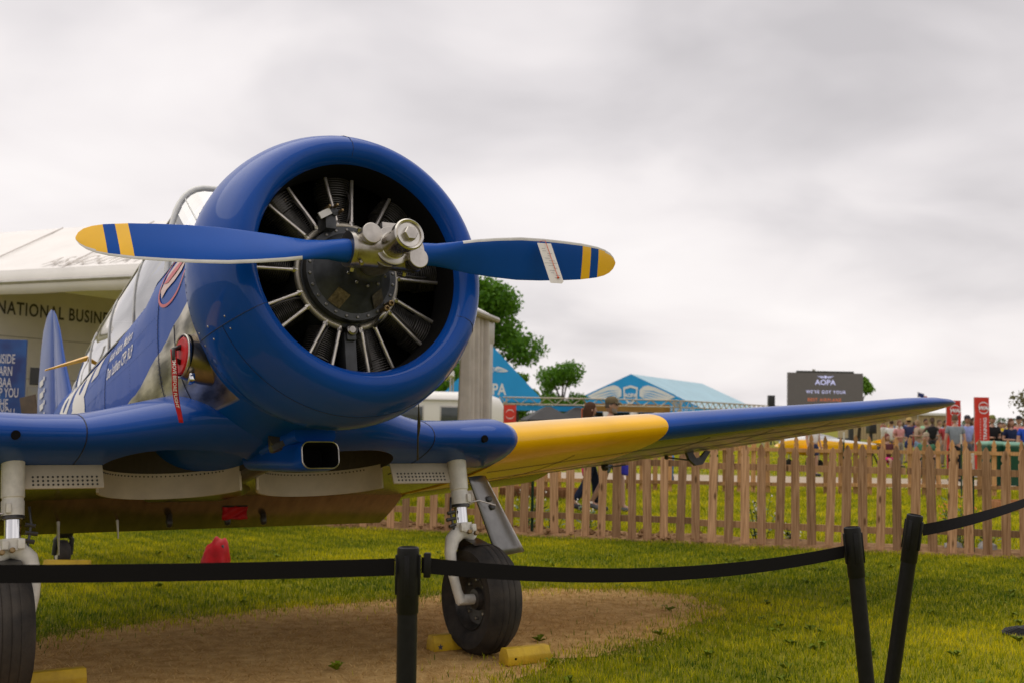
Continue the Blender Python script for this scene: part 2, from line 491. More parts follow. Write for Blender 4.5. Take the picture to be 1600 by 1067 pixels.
# broad-leaved weeds in the lawn
def weeds():
    mb = MB()
    for _ in range(110):
        yy = math.sqrt(random.uniform(6.2 ** 2, 12.5 ** 2)); xx = random.uniform(-.43, .46) * yy
        if in_poly(np.array([xx]), np.array([yy]))[0] and random.random() < .93: continue
        if fence_side(xx, yy) > -.1: continue
        for q in range(random.randint(4, 8)):
            a = random.uniform(0, 6.28); L = random.uniform(.03, .065); w = L * .33; h = random.uniform(.015, .05)
            d = Vector((math.cos(a), math.sin(a), 0)); s = Vector((-d.y, d.x, 0)); p = Vector((xx, yy, .008))
            mb.add([p, p + d * L * .55 + s * w + Vector((0, 0, h)), p + d * L + Vector((0, 0, h * .8)), p + d * L * .55 - s * w + Vector((0, 0, h))], [(0, 1, 2, 3)])
    return mb
tag(weeds().build('lawn_weeds', mat('weed leaf', (.12, .16, .006), .7, 0, .15, var=.4, vscale=5), fix=False), 'flat broad-leaved weeds scattered through the lawn', 'weeds', kind='stuff')
# ------------------------------------------------------------------ the airplane
HUB = at(597, 395, 5.465)
YAW, AOA = R(32.4), R(11.5)
_f = Vector((math.sin(YAW) * math.cos(AOA), -math.cos(YAW) * math.cos(AOA), math.sin(AOA)))
_l = Vector((math.cos(YAW), math.sin(YAW), 0))
_n = _f.cross(_l)
XA = -1.70
O = Vector((XA, 0, -(HUB.z + XA * math.sin(AOA)) / math.cos(AOA)))       # ground point between the main wheels
AC = empty('trainer_airplane', label='blue and yellow radial-engined trainer airplane parked on the grass', cat='airplane')
_m = Matrix((_f, _l, _n)).transposed().to_4x4(); _m.translation = HUB + _f * O.x + _n * O.z
AC.matrix_world = _m
def acw(x, y, z): return HUB + _f * x + _l * y + _n * z
def P(mb, name, mats, parent=None, **kw):
    """part of the airplane from airplane coordinates (origin at the propeller hub, x forward, y left, z up)"""
    return mb.build(name, mats, parent or AC, off=O, **kw)

# --- cowling
COWL = [(-.46, .500), (-.38, .497), (-.32, .499), (-.265, .508), (-.215, .530), (-.190, .562), (-.195, .595), (-.225, .630), (-.28, .660), (-.35, .686),
        (-.42, .704), (-.50, .716), (-.56, .719), (-.63, .714), (-.68, .706), (-.68, .696), (-.63, .70), (-.53, .70), (-.4, .67), (-.30, .62), (-.26, .57), (-.30, .53), (-.38, .51), (-.46, .505), (-.46, .500)]
COWL = [(x, r * 1.028) for x, r in COWL]; COFF = Vector((0, .010, .016))
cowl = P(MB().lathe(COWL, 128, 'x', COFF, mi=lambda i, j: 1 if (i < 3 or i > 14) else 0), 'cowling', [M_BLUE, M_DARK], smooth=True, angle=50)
def seam(a0, p0=6, p1=14, dr=.0012, w=.0016):
    pts = [COFF + Vector((x, (r + dr) * math.cos(a0), (r + dr) * math.sin(a0))) for x, r in COWL[p0:p1 + 1]]
    return MB().tube(pts, w, 6)
for a in (93, 205, 335):
    P(seam(R(a), 4), 'panel_seam', M_LINE, cowl)
for xx, rr in ((-.39, .6965 * 1.028),):
    pts = [COFF + Vector((xx, (rr + .001) * math.cos(t), (rr + .001) * math.sin(t))) for t in np.linspace(R(205), R(335), 60)]
    P(MB().tube(pts, .0014, 6), 'panel_seam', M_LINE, cowl)
for a in (90.5, 95.5, 202.5, 207.5, 332.5, 337.5):
    for q in (9, 11, 13):
        x0, r0 = COWL[q]
        mb = MB(); mb.lathe([(-.001, .0055), (.0015, .0045), (.002, .001)], 10, 'x')
        Mx = Matrix.Translation(COFF) @ Matrix.Rotation(R(a), 4, 'X') @ Matrix.Translation((x0, r0, 0)) @ Matrix.Rotation(R(90), 4, 'Z')
        mb.v = [tuple(Mx @ Vector(v)) for v in mb.v]
        P(mb, 'fastener', M_ALU, cowl, smooth=True)

# --- engine
eng = MB().lathe([(-.10, .052), (-.13, .085), (-.17, .100), (-.24, .125), (-.285, .155), (-.315, .190), (-.330, .205), (-.334, .238), (-.37, .243), (-.39, .235), (-.40, .26), (-.55, .27), (-.80, .30)], 64, 'x', cap=(True, True))
engine = P(eng, 'engine', M_CASE, smooth=True, angle=35)
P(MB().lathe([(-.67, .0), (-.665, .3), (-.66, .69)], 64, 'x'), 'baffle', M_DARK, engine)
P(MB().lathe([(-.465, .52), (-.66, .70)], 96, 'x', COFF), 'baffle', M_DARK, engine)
# cylinder: finned barrel, head and rocker boxes, along +z from r=.27
M_FIN = None
def cylinder_mesh():
    mb = MB(); prof = []
    z = .275
    while z < .43:
        prof += [(z, .062), (z, .078), (z + .003, .078), (z + .003, .062)]; z += .0105
    while z < .585:
        rr = .094 if z < .55 else .084
        prof += [(z, .070), (z, rr), (z + .0035, rr), (z + .0035, .070)]; z += .0125
    prof += [(.59, .06), (.60, .02)]
    mb.lathe(prof, 28, 'z', (-.505, 0, 0))
    for s in (-1, 1):
        mb.box((-.485, s * .062, .575), (.10, .052, .07)); mb.box((-.465, s * .062, .612), (.115, .058, .016))
    return mb.mesh('cylinder', M_FIN)
M_FIN = mat('grimy cylinder fins', (.085, .078, .070), .38, .4, var=.4, vscale=18)
cyl_me = cylinder_mesh()
tube_me = MB().tube([(-.385, 0, .262), (-.395, .0, .33), (-.415, 0, .45), (-.435, 0, .600)], [.0105, .0095, .0095, .0095], 12).mesh('pushrod_tube', M_PIPE, True, 60)
col_me = MB().lathe([(-.012, .0145), (.012, .0145)], 6, 'z', cap=(True, True)).mesh('union_nut', M_ALU)
wire_pts = [(-.40, .018, .27), (-.385, .03, .31), (-.39, .045, .38), (-.41, .05, .44), (-.44, .04, .47)]
wire_me = MB().tube(wire_pts, .0055, 8).mesh('ignition_lead', mat('lead sheath', (.035, .03, .028), .5), True)
plug_me = MB().tube([(-.44, .04, .47), (-.48, .035, .475)], .009, 8).mesh('spark_plug', M_BRASS, True, 50)
Mo = Matrix.Translation(-O)
for k in range(9):
    a = k * 40
    Rk = Matrix.Rotation(R(a), 4, 'X')
    inst('cylinder', cyl_me, engine, Mo @ Rk)
    for d in (-8, 8):
        Rt = Matrix.Rotation(R(a + d), 4, 'X')
        inst('pushrod_tube', tube_me, engine, Mo @ Rt)
        inst('union_nut', col_me, engine, Mo @ Rt @ Matrix.Translation((-.39, 0, .275)))
    inst('ignition_lead', wire_me, engine, Mo @ Matrix.Rotation(R(a + 1), 4, 'X'))
    inst('spark_plug', plug_me, engine, Mo @ Matrix.Rotation(R(a + 1), 4, 'X'))
# ignition ring, open at the bottom
pts = [(-.392, .262 * math.cos(t), .262 * math.sin(t)) for t in np.linspace(R(-78), R(258), 80)]
P(MB().tube(pts, .0165, 12), 'ignition_ring', mat('grey conduit', (.40, .36, .29), .38, .6, var=.2, vscale=15), engine, smooth=True)
bolt_me = MB().lathe([(0, .0085), (.007, .0085), (.009, .006)], 6, 'x', cap=(False, True)).mesh('case_bolt', mat('dark bolt', (.20, .19, .18), .35, .8))
for k in range(24):
    t = R(k * 15 + 4)
    inst('case_bolt', bolt_me, engine, Mo @ Matrix.Translation((-.335, .222 * math.cos(t), .222 * math.sin(t))))
for k in range(12):
    t = R(k * 30)
    inst('case_bolt', bolt_me, engine, Mo @ Matrix.Translation((-.175, .112 * math.cos(t), .112 * math.sin(t))))
# data plates on the lower nose case, lying on the cone
def plate(t, w, h, m, name):
    mb = MB(); rr = [(-.262, .142), (-.325, .203)]
    vs = []
    for x0, r0 in rr:
        for s in (-1, 1):
            tt = t + s * w / r0; vs.append((x0 + .004, (r0 + .004) * math.cos(tt), (r0 + .004) * math.sin(tt)))
    mb.add(vs, [(0, 1, 3, 2)]); P(mb, name, m, engine)
plate(R(236), .034, .05, mat('brass data plate', (.16, .12, .075), .5, .4, var=.5, vscale=60), 'data_plate')
plate(R(309), .034, .05, mat('dim data plate', (.10, .085, .065), .5, .4, var=.5, vscale=60), 'data_plate')
# oil sump at the bottom with its round fitting, governor at the top
P(MB().box((-.44, 0, -.40), (.09, .062, .24)).box((-.40, 0, -.30), (.05, .05, .05)), 'oil_sump', M_CASE, engine, bevel=.006)
P(MB().lathe([(-.39, .028), (-.36, .028), (-.355, .020), (-.36, .016), (-.36, .001)], 24, 'x', (0, 0, -.275)), 'oil_fitting', M_ALU, engine, smooth=True, angle=30)
gov = P(MB().box((-.33, -.12, .235), (.10, .055, .07)).lathe([(-.36, .02), (-.27, .02)], 12, 'x', (0, -.10, .285), cap=(True, True)).box((-.29, -.145, .27), (.06, .07, .02), Matrix.Rotation(R(25), 3, 'X')), 'governor', M_CASE, engine, bevel=.003)
P(MB().box((-.262, -.158, .266), (.01, .066, .032), Matrix.Rotation(R(30), 3, 'X')), 'governor_label', mat('bright label', (.55, .53, .5), .4), engine)
for (yy, zz) in ((-.10, .31), (-.075, .285), (-.14, .30)):
    P(MB().lathe([(-.3, .008), (-.24, .008), (-.235, .005)], 8, 'x', (0, yy, zz), cap=(True, True)), 'governor_screw', M_BRASS, engine)
for (yy, zz) in ((.175, -.155), (.150, -.182)):
    P(MB().lathe([(-.33, .0145), (-.275, .0145), (-.272, .008), (-.285, .006), (-.285, .0005)], 16, 'x', (0, yy, zz)), 'brass_fitting', M_BRASS, engine, smooth=True, angle=30)
pts = [(-.30, .15, -.19), (-.33, .135, -.22), (-.37, .12, -.25)]
P(MB().tube(pts, .011, 10), 'oil_pipe', M_ALU, engine, smooth=True)

# --- propeller
PHI = R(3.0)       # stopped almost level: left blade (aircraft) a little high
prop = P(MB().tube([(-.0, -.165, 0), (0, -.17, 0), (0, -.10, 0), (0, .10, 0), (0, .17, 0), (0, .165, 0)], [.060, .076, .082, .082, .076, .060], 40)
         .tube([(-.15, 0, 0), (-.06, 0, 0), (.05, 0, 0)], [.075, .09, .085], 32), 'propeller', M_HUB, smooth=True, angle=40)
RS = [.13, .20, .28, .36, .42, .4201, .50, .62, .76, .90, 1.03, 1.145, 1.150, 1.205, 1.210, 1.250, 1.255, 1.30, 1.335, 1.358, 1.369, 1.3715]
def blade(sgn):
    """sgn -1: towards aircraft right; the leading edge is below on that side, above on the other"""
    rings = []
    N = 36
    for r in RS:
        ch = interp(r, [.13, .22, .30, .42, .55, .76, .95, 1.15, 1.25, 1.31, 1.345, 1.365, 1.3716], [.110, .108, .112, .150, .188, .215, .212, .186, .160, .130, .092, .045, .008])
        th = interp(r, [.13, .22, .30, .42, .55, .76, 1.0, 1.25, 1.3716], [.110, .108, .092, .060, .042, .030, .021, .014, .004])
        be = R(interp(r, [.13, .3, .45, .76, 1.1, 1.3716], [40, 36, 31, 25, 20, 17]))
        cyl = interp(r, [.2, .42], [1, 0])
        ring = []
        for k in range(N):
            t = 2 * math.pi * k / N
            c = math.cos(t); s = math.sin(t)
            u = c * ch / 2                       # along chord, + = leading edge
            w = s * th / 2                       # thickness, + = front
            if cyl < 1:
                tap = lerp((.62 + .38 * c) if True else 1, 1, cyl)      # sharper trailing edge
                w *= max(.12, tap)
                if s < 0: w *= lerp(.45, 1, cyl)
            # leading edge points forward and along rotation (down on the right side of the aircraft, up on the left)
            X = u * math.sin(be) + w * math.cos(be)
            Z = sgn * (u * math.cos(be) - w * math.sin(be))
            ring.append(Vector((X, sgn * r, Z)))
        rings.append(ring)
    def mi(i, j):
        r = (RS[i] + RS[i + 1]) / 2
        t = 2 * math.pi * (j + .5) / N
        if r > .42 and abs((t + math.pi) % (2 * math.pi) - math.pi) < R(30 if r < 1.3 else 38): return 2
        if r > 1.2525 or 1.1475 < r < 1.2075: return 1
        return 0
    mb = MB().rings(rings, mi=mi)
    Rm = Matrix.Rotation(PHI, 4, 'X')
    mb.v = [tuple(Rm @ Vector(v)) for v in mb.v]
    return P(mb, 'blade', [M_BLUEB, M_YELB, M_BOOT], prop, smooth=True, angle=40)
blade(-1); blade(1)
for s in (-1, 1):
    P(MB().tube([(0, s * .158, 0), (0, s * .178, 0)], .083, 40), 'barrel_collar', M_ALU, prop, smooth=True, angle=40)
    for ang in (35, 145, 215, 325):
        P(MB().tube([(.082 * math.sin(R(ang)), s * .135, .086 * math.cos(R(ang))), (.1 * math.sin(R(ang)), s * .135, .104 * math.cos(R(ang)))], .010, 6), 'clamp_bolt', M_ALU, prop)
# pitch-change cylinder
dome = [(.03, .074), (.075, .074), (.08, .062), (.185, .060), (.198, .072), (.238, .074), (.245, .068), (.241, .060), (.233, .056), (.235, .030)]
P(MB().lathe(dome, 48, 'x', (0, .02, .012), cap=(False, True)), 'pitch_cylinder', mat('bright cylinder', (.55, .52, .47), .26, 1., var=.2, vscale=14, rvar=.08), prop, smooth=True, angle=35)
P(MB().lathe([(.233, .034), (.259, .034), (.263, .030)], 6, 'x', (0, .02, .012), cap=(True, True)), 'hex_cap', M_ALU, prop)
P(MB().lathe([(.045, .092), (.075, .094), (.078, .070)], 40, 'x', (0, .02, .012), cap=(False, True)).box((.055, .02, .10), (.03, .09, .05)).box((.055, .10, -.01), (.03, .05, .09)).box((.055, -.07, .05), (.03, .06, .10)), 'bracket_plate', M_ALU, prop, bevel=.004)
for (yy, zz, sx) in ((-.095, .052, 1), (.135, -.045, -1)):
    P(MB().lathe([(.052, .047), (.083, .049), (.085, .046), (.084, .001)], 36, 'x', (.02, yy, zz)).lathe([(.02, .046), (.05, .046)], 36, 'x', (.02, yy, zz)), 'counterweight', M_ALU, prop, smooth=True, angle=35)
    P(MB().lathe([(.018, .042), (.055, .0495), (.058, .0495), (.058, .046)], 36, 'x', (.012, yy + sx * .004, zz)), 'counterweight_arm', M_BLK, prop, smooth=True, angle=35)

# --- fuselage
FS = [  # x, half width, top, bottom, exponent
    (-.68, .645, .645, -.65, 2.05), (-.98, .612, .610, -.650, 2.3), (-1.2, .592, .605, -.665, 2.5), (-1.5, .580, .60, -.690, 2.7), (-1.9, .565, .58, -.705, 2.8), (-2.2, .552, .50, -.71, 2.8), (-3.0, .535, .44, -.70, 2.8),
    (-3.6, .505, .43, -.68, 2.8), (-4.4, .455, .44, -.63, 2.7), (-5.1, .385, .53, -.55, 2.4), (-5.8, .30, .60, -.43, 2.2), (-6.5, .215, .575, -.30, 2.1), (-7.2, .125, .54, -.16, 2.), (-7.75, .045, .50, -.02, 2.)]
FX = [-s[0] for s in FS]
def fus(x):
    return [interp(-x, FX, [s[i] for s in FS]) for i in range(1, 5)]
def fus_y(x, z):
    w, t, b, e = fus(x); zc, h = (t + b) / 2, (t - b) / 2
    q = min(.999, abs((z - zc) / h)); return w * (1 - q ** e) ** (1 / e)
NF = 64
rings = []
for x in list(np.linspace(-.68, -2.6, 27)) + list(np.linspace(-2.8, -7.75, 34)):
    w, t, b, e = fus(x); zc, h = (t + b) / 2, (t - b) / 2; ring = []
    for k in range(NF):
        a = 2 * math.pi * k / NF; c, s = math.cos(a), math.sin(a)
        ring.append((x, w * math.copysign(abs(c) ** (2 / e), c), zc + h * math.copysign(abs(s) ** (2 / e), s)))
    rings.append(ring)
def fuselage_material():
    m = mat('fuselage paint', (.0015, .064, .36), .40, 0, .05, .12, .03)
    n, l, b = nodes_of(m)
    tc = n.new('ShaderNodeTexCoord'); sp = n.new('ShaderNodeSeparateXYZ'); l.new(tc.outputs['Object'], sp.inputs[0])
    # bare metal below a line that drops towards the tail (airplane coordinates shifted by the part origin)
    def mr(a, b0, c, d):
        k = n.new('ShaderNodeMapRange'); l.new(sp.outputs[0], k.inputs[0])
        for i, v in enumerate((a, b0, c, d)): k.inputs[i + 1].default_value = v
        return k.outputs[0]
    line = mr(-2.75 - O.x, -.80 - O.x, -.33 - O.z, .03 - O.z)
    d = n.new('ShaderNodeMath'); d.operation = 'SUBTRACT'; l.new(line, d.inputs[0]); l.new(sp.outputs[2], d.inputs[1])
    nz = n.new('ShaderNodeTexNoise'); nz.inputs['Scale'].default_value = 2.2; l.new(tc.outputs['Object'], nz.inputs['Vector'])
    dd = n.new('ShaderNodeMath'); dd.operation = 'MULTIPLY_ADD'; l.new(nz.outputs['Fac'], dd.inputs[0]); dd.inputs[1].default_value = .10; l.new(d.outputs[0], dd.inputs[2])
    mk = n.new('ShaderNodeMapRange'); l.new(dd.outputs[0], mk.inputs[0]); mk.inputs[1].default_value = .048; mk.inputs[2].default_value = .054
    aft0 = mr(-3.0 - O.x, -2.9 - O.x, 0, 1); fore = mr(-.86 - O.x, -.85 - O.x, 1, 0)
    am = n.new('ShaderNodeMath'); am.operation = 'MULTIPLY'; l.new(aft0, am.inputs[0]); l.new(fore, am.inputs[1]); aft = am.outputs[0]
    lowz = n.new('ShaderNodeMapRange'); l.new(sp.outputs[2], lowz.inputs[0]); lowz.inputs[1].default_value = -.53 - O.z; lowz.inputs[2].default_value = -.515 - O.z
    m0 = n.new('ShaderNodeMath'); m0.operation = 'MULTIPLY'; l.new(mk.outputs[0], m0.inputs[0]); l.new(lowz.outputs[0], m0.inputs[1])
    mm = n.new('ShaderNodeMath'); mm.operation = 'MULTIPLY'; l.new(m0.outputs[0], mm.inputs[0]); l.new(aft, mm.inputs[1])
    def mixc(a, bb, sock):
        k = n.new('ShaderNodeMix'); k.data_type = 'RGBA'; l.new(mm.outputs[0], k.inputs[0]); k.inputs[6].default_value = (*a, 1)
        if hasattr(bb, 'links'): l.new(bb, k.inputs[7])
        else: k.inputs[7].default_value = (*bb, 1)
        l.new(k.outputs[2], sock)
    st = n.new('ShaderNodeMapping'); st.inputs['Scale'].default_value = (1.2, 3, 4); l.new(tc.outputs['Object'], st.inputs[0])
    sn = n.new('ShaderNodeTexNoise'); sn.inputs['Scale'].default_value = 2.4; sn.inputs['Detail'].default_value = 6; l.new(st.outputs[0], sn.inputs['Vector'])
    sr = n.new('ShaderNodeValToRGB'); sr.color_ramp.elements[0].position = .35; sr.color_ramp.elements[0].color = (.10, .095, .085, 1); sr.color_ramp.elements[1].position = .62; sr.color_ramp.elements[1].color = (.66, .62, .56, 1)
    l.new(sn.outputs['Fac'], sr.inputs[0])
    mixc((.0015, .062, .34), sr.outputs[0], b.inputs['Base Color'])
    l.new(mm.outputs[0], b.inputs['Metallic'])
    cw = n.new('ShaderNodeMath'); cw.operation = 'SUBTRACT'; cw.inputs[0].default_value = .12; cw.use_clamp = True; l.new(mm.outputs[0], cw.inputs[1]); l.new(cw.outputs[0], b.inputs['Coat Weight'])
    # skin ripples between frames
    nb = n.new('ShaderNodeTexNoise'); nb.inputs['Scale'].default_value = 3.2; nb.inputs['Detail'].default_value = 2; l.new(tc.outputs['Object'], nb.inputs['Vector'])
    bp = n.new('ShaderNodeBump'); bp.inputs['Strength'].default_value = .10; bp.inputs['Distance'].default_value = .06; l.new(nb.outputs['Fac'], bp.inputs['Height'])
    l.new(bp.outputs[0], b.inputs['Normal']); l.new(bp.outputs[0], b.inputs['Coat Normal'])
    return m
fuse = P(MB().rings(rings), 'fuselage', fuselage_material(), smooth=True, angle=50)
def fus_strip(path, r=.003, name='panel_seam', m=M_LINE, side=-1, d=.0015):
    pts = [(x, side * (fus_y(x, z) + d), z) for x, z in path]
    return P(MB().tube(pts, r, 6), name, m, fuse)
fus_strip([(-1.62, z) for z in np.linspace(.42, -.55, 24)], .0016)
fus_strip([(x, lerp(.37, .35, (-x - 1.05) / 4)) for x in np.linspace(-.95, -5.0, 40)], .003)
fus_strip([(-2.95, z) for z in np.linspace(.34, -.5, 20)], .0012)
fus_strip([(-1.28, z) for z in np.linspace(-.05, -.56, 14)], .002)
fus_strip([(x, -.52) for x in np.linspace(-1.28, -2.3, 14)], .0025)
# rear skirt of the cowl (gill ring) closing down onto the fuselage
rings = []
for x, sc_, bl in ((-.66, .712, 0.), (-.72, .70, .25), (-.79, .672, .7), (-.805, .66, 1.)):
    w, t, b, e = fus(x); ring = []
    for k in range(80):
        a = 2 * math.pi * k / 80; c, s = math.cos(a), math.sin(a)
        zc, h = (t + b) / 2, (t - b) / 2
        fy, fz = (w + .012) * math.copysign(abs(c) ** (2 / e), c), zc + (h + .012) * math.copysign(abs(s) ** (2 / e), s)
        ring.append((x, lerp(sc_ * c, fy, bl), lerp(sc_ * s, fz, bl)))
    rings.append(ring)
P(MB().rings(rings, cap=(False, False)), 'gill_ring', M_BLUE, smooth=True)
# decals on the right side
def decal(mb, x0, z0, ux, uz, name, m, parent=None, d=.003):
    """lay XY lettering on the right side: reading direction runs nose-wards (towards +x is image right)"""
    parent = parent or fuse
    vs = []
    for (a, b_, _) in mb.v:
        x = x0 + a * ux[0] + b_ * uz[0]; z = z0 + a * ux[1] + b_ * uz[1]
        vs.append((x, -(fus_y(x, z) + d), z))
    mb.v = vs
    return P(mb, name, m, parent, fix=False)
decal(text_mb('8', .86, 1.55, bold=.03, maxlen=.06), -4.30, -.22, (1, .0), (0, 1), 'numeral', M_WPRINT)
decal(text_mb('8', .86, 1.55, bold=.03, maxlen=.06), -5.12, -.19, (1, .0), (0, 1), 'numeral', M_WPRINT)
decal(text_mb('Nadia Adams, Madison', .098, .70, bold=.001, maxlen=.05), -2.93, .135, (1, .0), (0, 1), 'name_line', M_WPRINT)
decal(text_mb('Dan Lahham CFP, RLP', .105, .70, bold=.002, maxlen=.05), -2.91, .02, (1, .0), (0, 1), 'name_line', M_WPRINT)
decal(text_mb('S...', .11, .8, maxlen=.05, ital=.3), -2.86, .275, (1, 0), (0, 1), 'script_line', M_WPRINT)
mb = MB(); mb.rings([[(x, z, 0) for x in np.linspace(0, .25, 6)] for z in np.linspace(0, .26, 8)], closed=False)
decal(mb, -3.52, .14, (1, 0), (0, 1), 'sticker', mat('pale sticker', (.62, .60, .60), .4, var=.25, vscale=25))
def ellipse_mb(a, b_, a2=None, b2=None, n=48):
    mb = MB()
    if a2 is None:
        rr = [[(a * q * math.cos(t), b_ * q * math.sin(t), 0) for t in np.linspace(0, 2 * math.pi, n, endpoint=False)] for q in (.02, .33, .66, 1)]
        mb.rings(rr, cap=(False, False))
    else:
        rr = [[(x_ * math.cos(t), z_ * math.sin(t), 0) for t in np.linspace(0, 2 * math.pi, n, endpoint=False)] for x_, z_ in ((a, b_), (a2, b2))]
        mb.rings(rr, cap=(False, False))
    return mb
M_DRED = mat('decal red', (.50, .05, .06), .4)
decal(ellipse_mb(.30, .155, .275, .138), -1.36, .245, (1, 0), (0, 1), 'emblem_rim', M_DRED, d=.004)
mb = MB(); mb.add([(-.25, -.02, 0), (-.16, .05, 0), (-.02, .085, 0), (.12, .08, 0), (.25, .04, 0), (.18, -.03, 0), (.05, -.05, 0), (-.1, -.055, 0), (-.2, -.08, 0)], [(0, 1, 7, 8), (1, 2, 6, 7), (2, 3, 5, 6), (3, 4, 5)])
decal(mb, -1.36, .255, (1, 0), (0, 1), 'emblem_figure', mat('decal cream', (.60, .42, .38), .4), d=.005)
mb = MB(); mb.add([(-.2, .0, 0), (-.05, .03, 0), (.12, .045, 0), (.2, .03, 0), (.1, .0, 0), (-.08, -.025, 0)], [(0, 1, 5), (1, 2, 4, 5), (2, 3, 4)])
decal(mb, -1.37, .262, (1, 0), (0, 1), 'emblem_figure', M_DRED, d=.0065)
# exhaust on the lower right side: shroud, collar, outlet
exh = P(MB().tube([(-.975, -.46, -.31), (-.965, -.54, -.305), (-.96, -.60, -.30), (-.955, -.640, -.295)], [.125, .125, .118, .108], 32, cap=False), 'exhaust_shroud', mat('heat stained steel', (.36, .29, .19), .3, .95, col2=(.14, .125, .11), vscale=7, rvar=.08), smooth=True)
EXD = Vector((.06, -.99, .05)).normalized(); EXC = Vector((-.955, -.642, -.295))
def exl(prof, name, m, parent, place=None):
    q = EXD.to_track_quat('X', 'Z').to_matrix(); mb = MB().lathe(prof, 32, 'x'); mb.v = [tuple(q @ Vector(v) + EXC) for v in mb.v]
    return mb
P(exl([(0, .106), (.010, .111), (.018, .106), (.010, .100), (0, .106)], 0, 0, 0), 'outlet_rim', M_ALU, exh, smooth=True)
P(exl([(0, .103), (-.10, .10), (-.12, .0)], 0, 0, 0), 'outlet_bore', M_DARK, exh)
P(MB().box((-.90, -.625, -.42), (.10, .03, .04), Matrix.Rotation(R(-12), 3, 'Z')), 'heat_shield', M_CHROME, exh, bevel=.008)

# --- canopy, windscreen
def glass_material(name='perspex', tint=(.96, .97, .95), fac=.52):
    m = bpy.data.materials.new(name); m.use_nodes = True; n, l = m.node_tree.nodes, m.node_tree.links
    n.clear(); out = n.new('ShaderNodeOutputMaterial'); tr = n.new('ShaderNodeBsdfTransparent'); tr.inputs[0].default_value = (*tint, 1)
    gl = n.new('ShaderNodeBsdfGlossy'); gl.inputs['Roughness'].default_value = .03
    fr = n.new('ShaderNodeFresnel'); fr.inputs[0].default_value = 1.5
    ad = n.new('ShaderNodeMath'); ad.operation = 'ADD'; ad.inputs[1].default_value = fac; ad.use_clamp = True; l.new(fr.outputs[0], ad.inputs[0])
    mx = n.new('ShaderNodeMixShader'); l.new(ad.outputs[0], mx.inputs[0]); l.new(tr.outputs[0], mx.inputs[1]); l.new(gl.outputs[0], mx.inputs[2])
    l.new(mx.outputs[0], out.inputs[0]); return m
M_GLASS = glass_material()
M_FRAME = mat('canopy frame', (.60, .60, .58), .4, .3, var=.1, vscale=10)
CP = [(-2.22, .335, 1.13), (-2.6, .355, 1.04), (-3.0, .36, .96), (-3.6, .345, .88), (-4.2, .32, .82), (-4.8, .28, .74), (-5.3, .22, .60)]
RAIL = .39
def can_ring(x, grow=0., n=25):
    w = interp(-x, [-c[0] for c in CP], [c[1] for c in CP]) + grow; t = interp(-x, [-c[0] for c in CP], [c[2] for c in CP]) + grow
    return [(x, w * math.copysign(abs(math.cos(a)) ** .62, math.cos(a)), RAIL + (t - RAIL) * abs(math.sin(a)) ** .8) for a in np.linspace(0, math.pi, n)]
canopy = P(MB().rings([can_ring(x) for x in np.linspace(-2.22, -5.3, 18)], closed=False), 'canopy', M_GLASS, smooth=True)
for x, r in ((-2.22, .018), (-2.9, .006), (-3.6, .006), (-4.3, .006), (-5.28, .008)):
    P(MB().tube(can_ring(x, .004), r, 8), 'canopy_frame', M_FRAME, canopy, smooth=True)
for s in (-1, 1):
    for q in (6, 0):
        pts = [can_ring(x, .004)[q if s > 0 else 24 - q] for x in np.linspace(-2.22, -5.28, 18)]
        P(MB().tube(pts, .005, 8), 'canopy_rail', M_FRAME, canopy, smooth=True)
# windscreen: raked panes between the front sill and the first arch
arch = can_ring(-2.22, 0, 25)
sill = [(-1.72 - .22 * abs(math.cos(a)) ** 2, .33 * math.copysign(abs(math.cos(a)) ** .7, math.cos(a)), .60 - .12 * abs(math.cos(a)) ** 2) for a in np.linspace(0, math.pi, 25)]
ws = P(MB().rings([sill, arch], closed=False), 'windscreen', M_GLASS)
for q in (8, 16):
    P(MB().tube([sill[q], arch[q]], .005, 8), 'windscreen_post', M_FRAME, ws)
P(MB().tube(sill, .011, 8), 'windscreen_sill', M_FRAME, ws)
# cockpit: floor, panel hood, two seats with headrests
P(MB().box((-3.7, 0, .44), (2.7, .5, .02)), 'cockpit_floor', mat('pale interior', (.30, .30, .27), .7))
P(MB().lathe([(-2.10, .22), (-2.25, .23), (-2.26, .0)], 24, 'x', (0, 0, .46)), 'instrument_hood', M_BLK, smooth=True, angle=40)
for x in (-3.15, -4.35):
    P(MB().box((x - .10, 0, .56), (.07, .34, .30), Matrix.Rotation(R(-10), 3, 'Y')).box((x - .13, 0, .74), (.06, .16, .07), Matrix.Rotation(R(-10), 3, 'Y')), 'seat', mat('olive seat', (.035, .04, .025), .7), bevel=.02)
# slim yellow blade that stands off the right side behind the cockpit
P(MB().rings([[(-4.45 + dx, -.30, .54 + dz) for dx, dz in ((-.06, 0), (0, .022), (.06, 0), (0, -.022))], [(-4.62 + dx, -.57, .475 + dz) for dx, dz in ((-.02, 0), (0, .006), (.02, 0), (0, -.006))]]), 'antenna_blade', M_YEL)

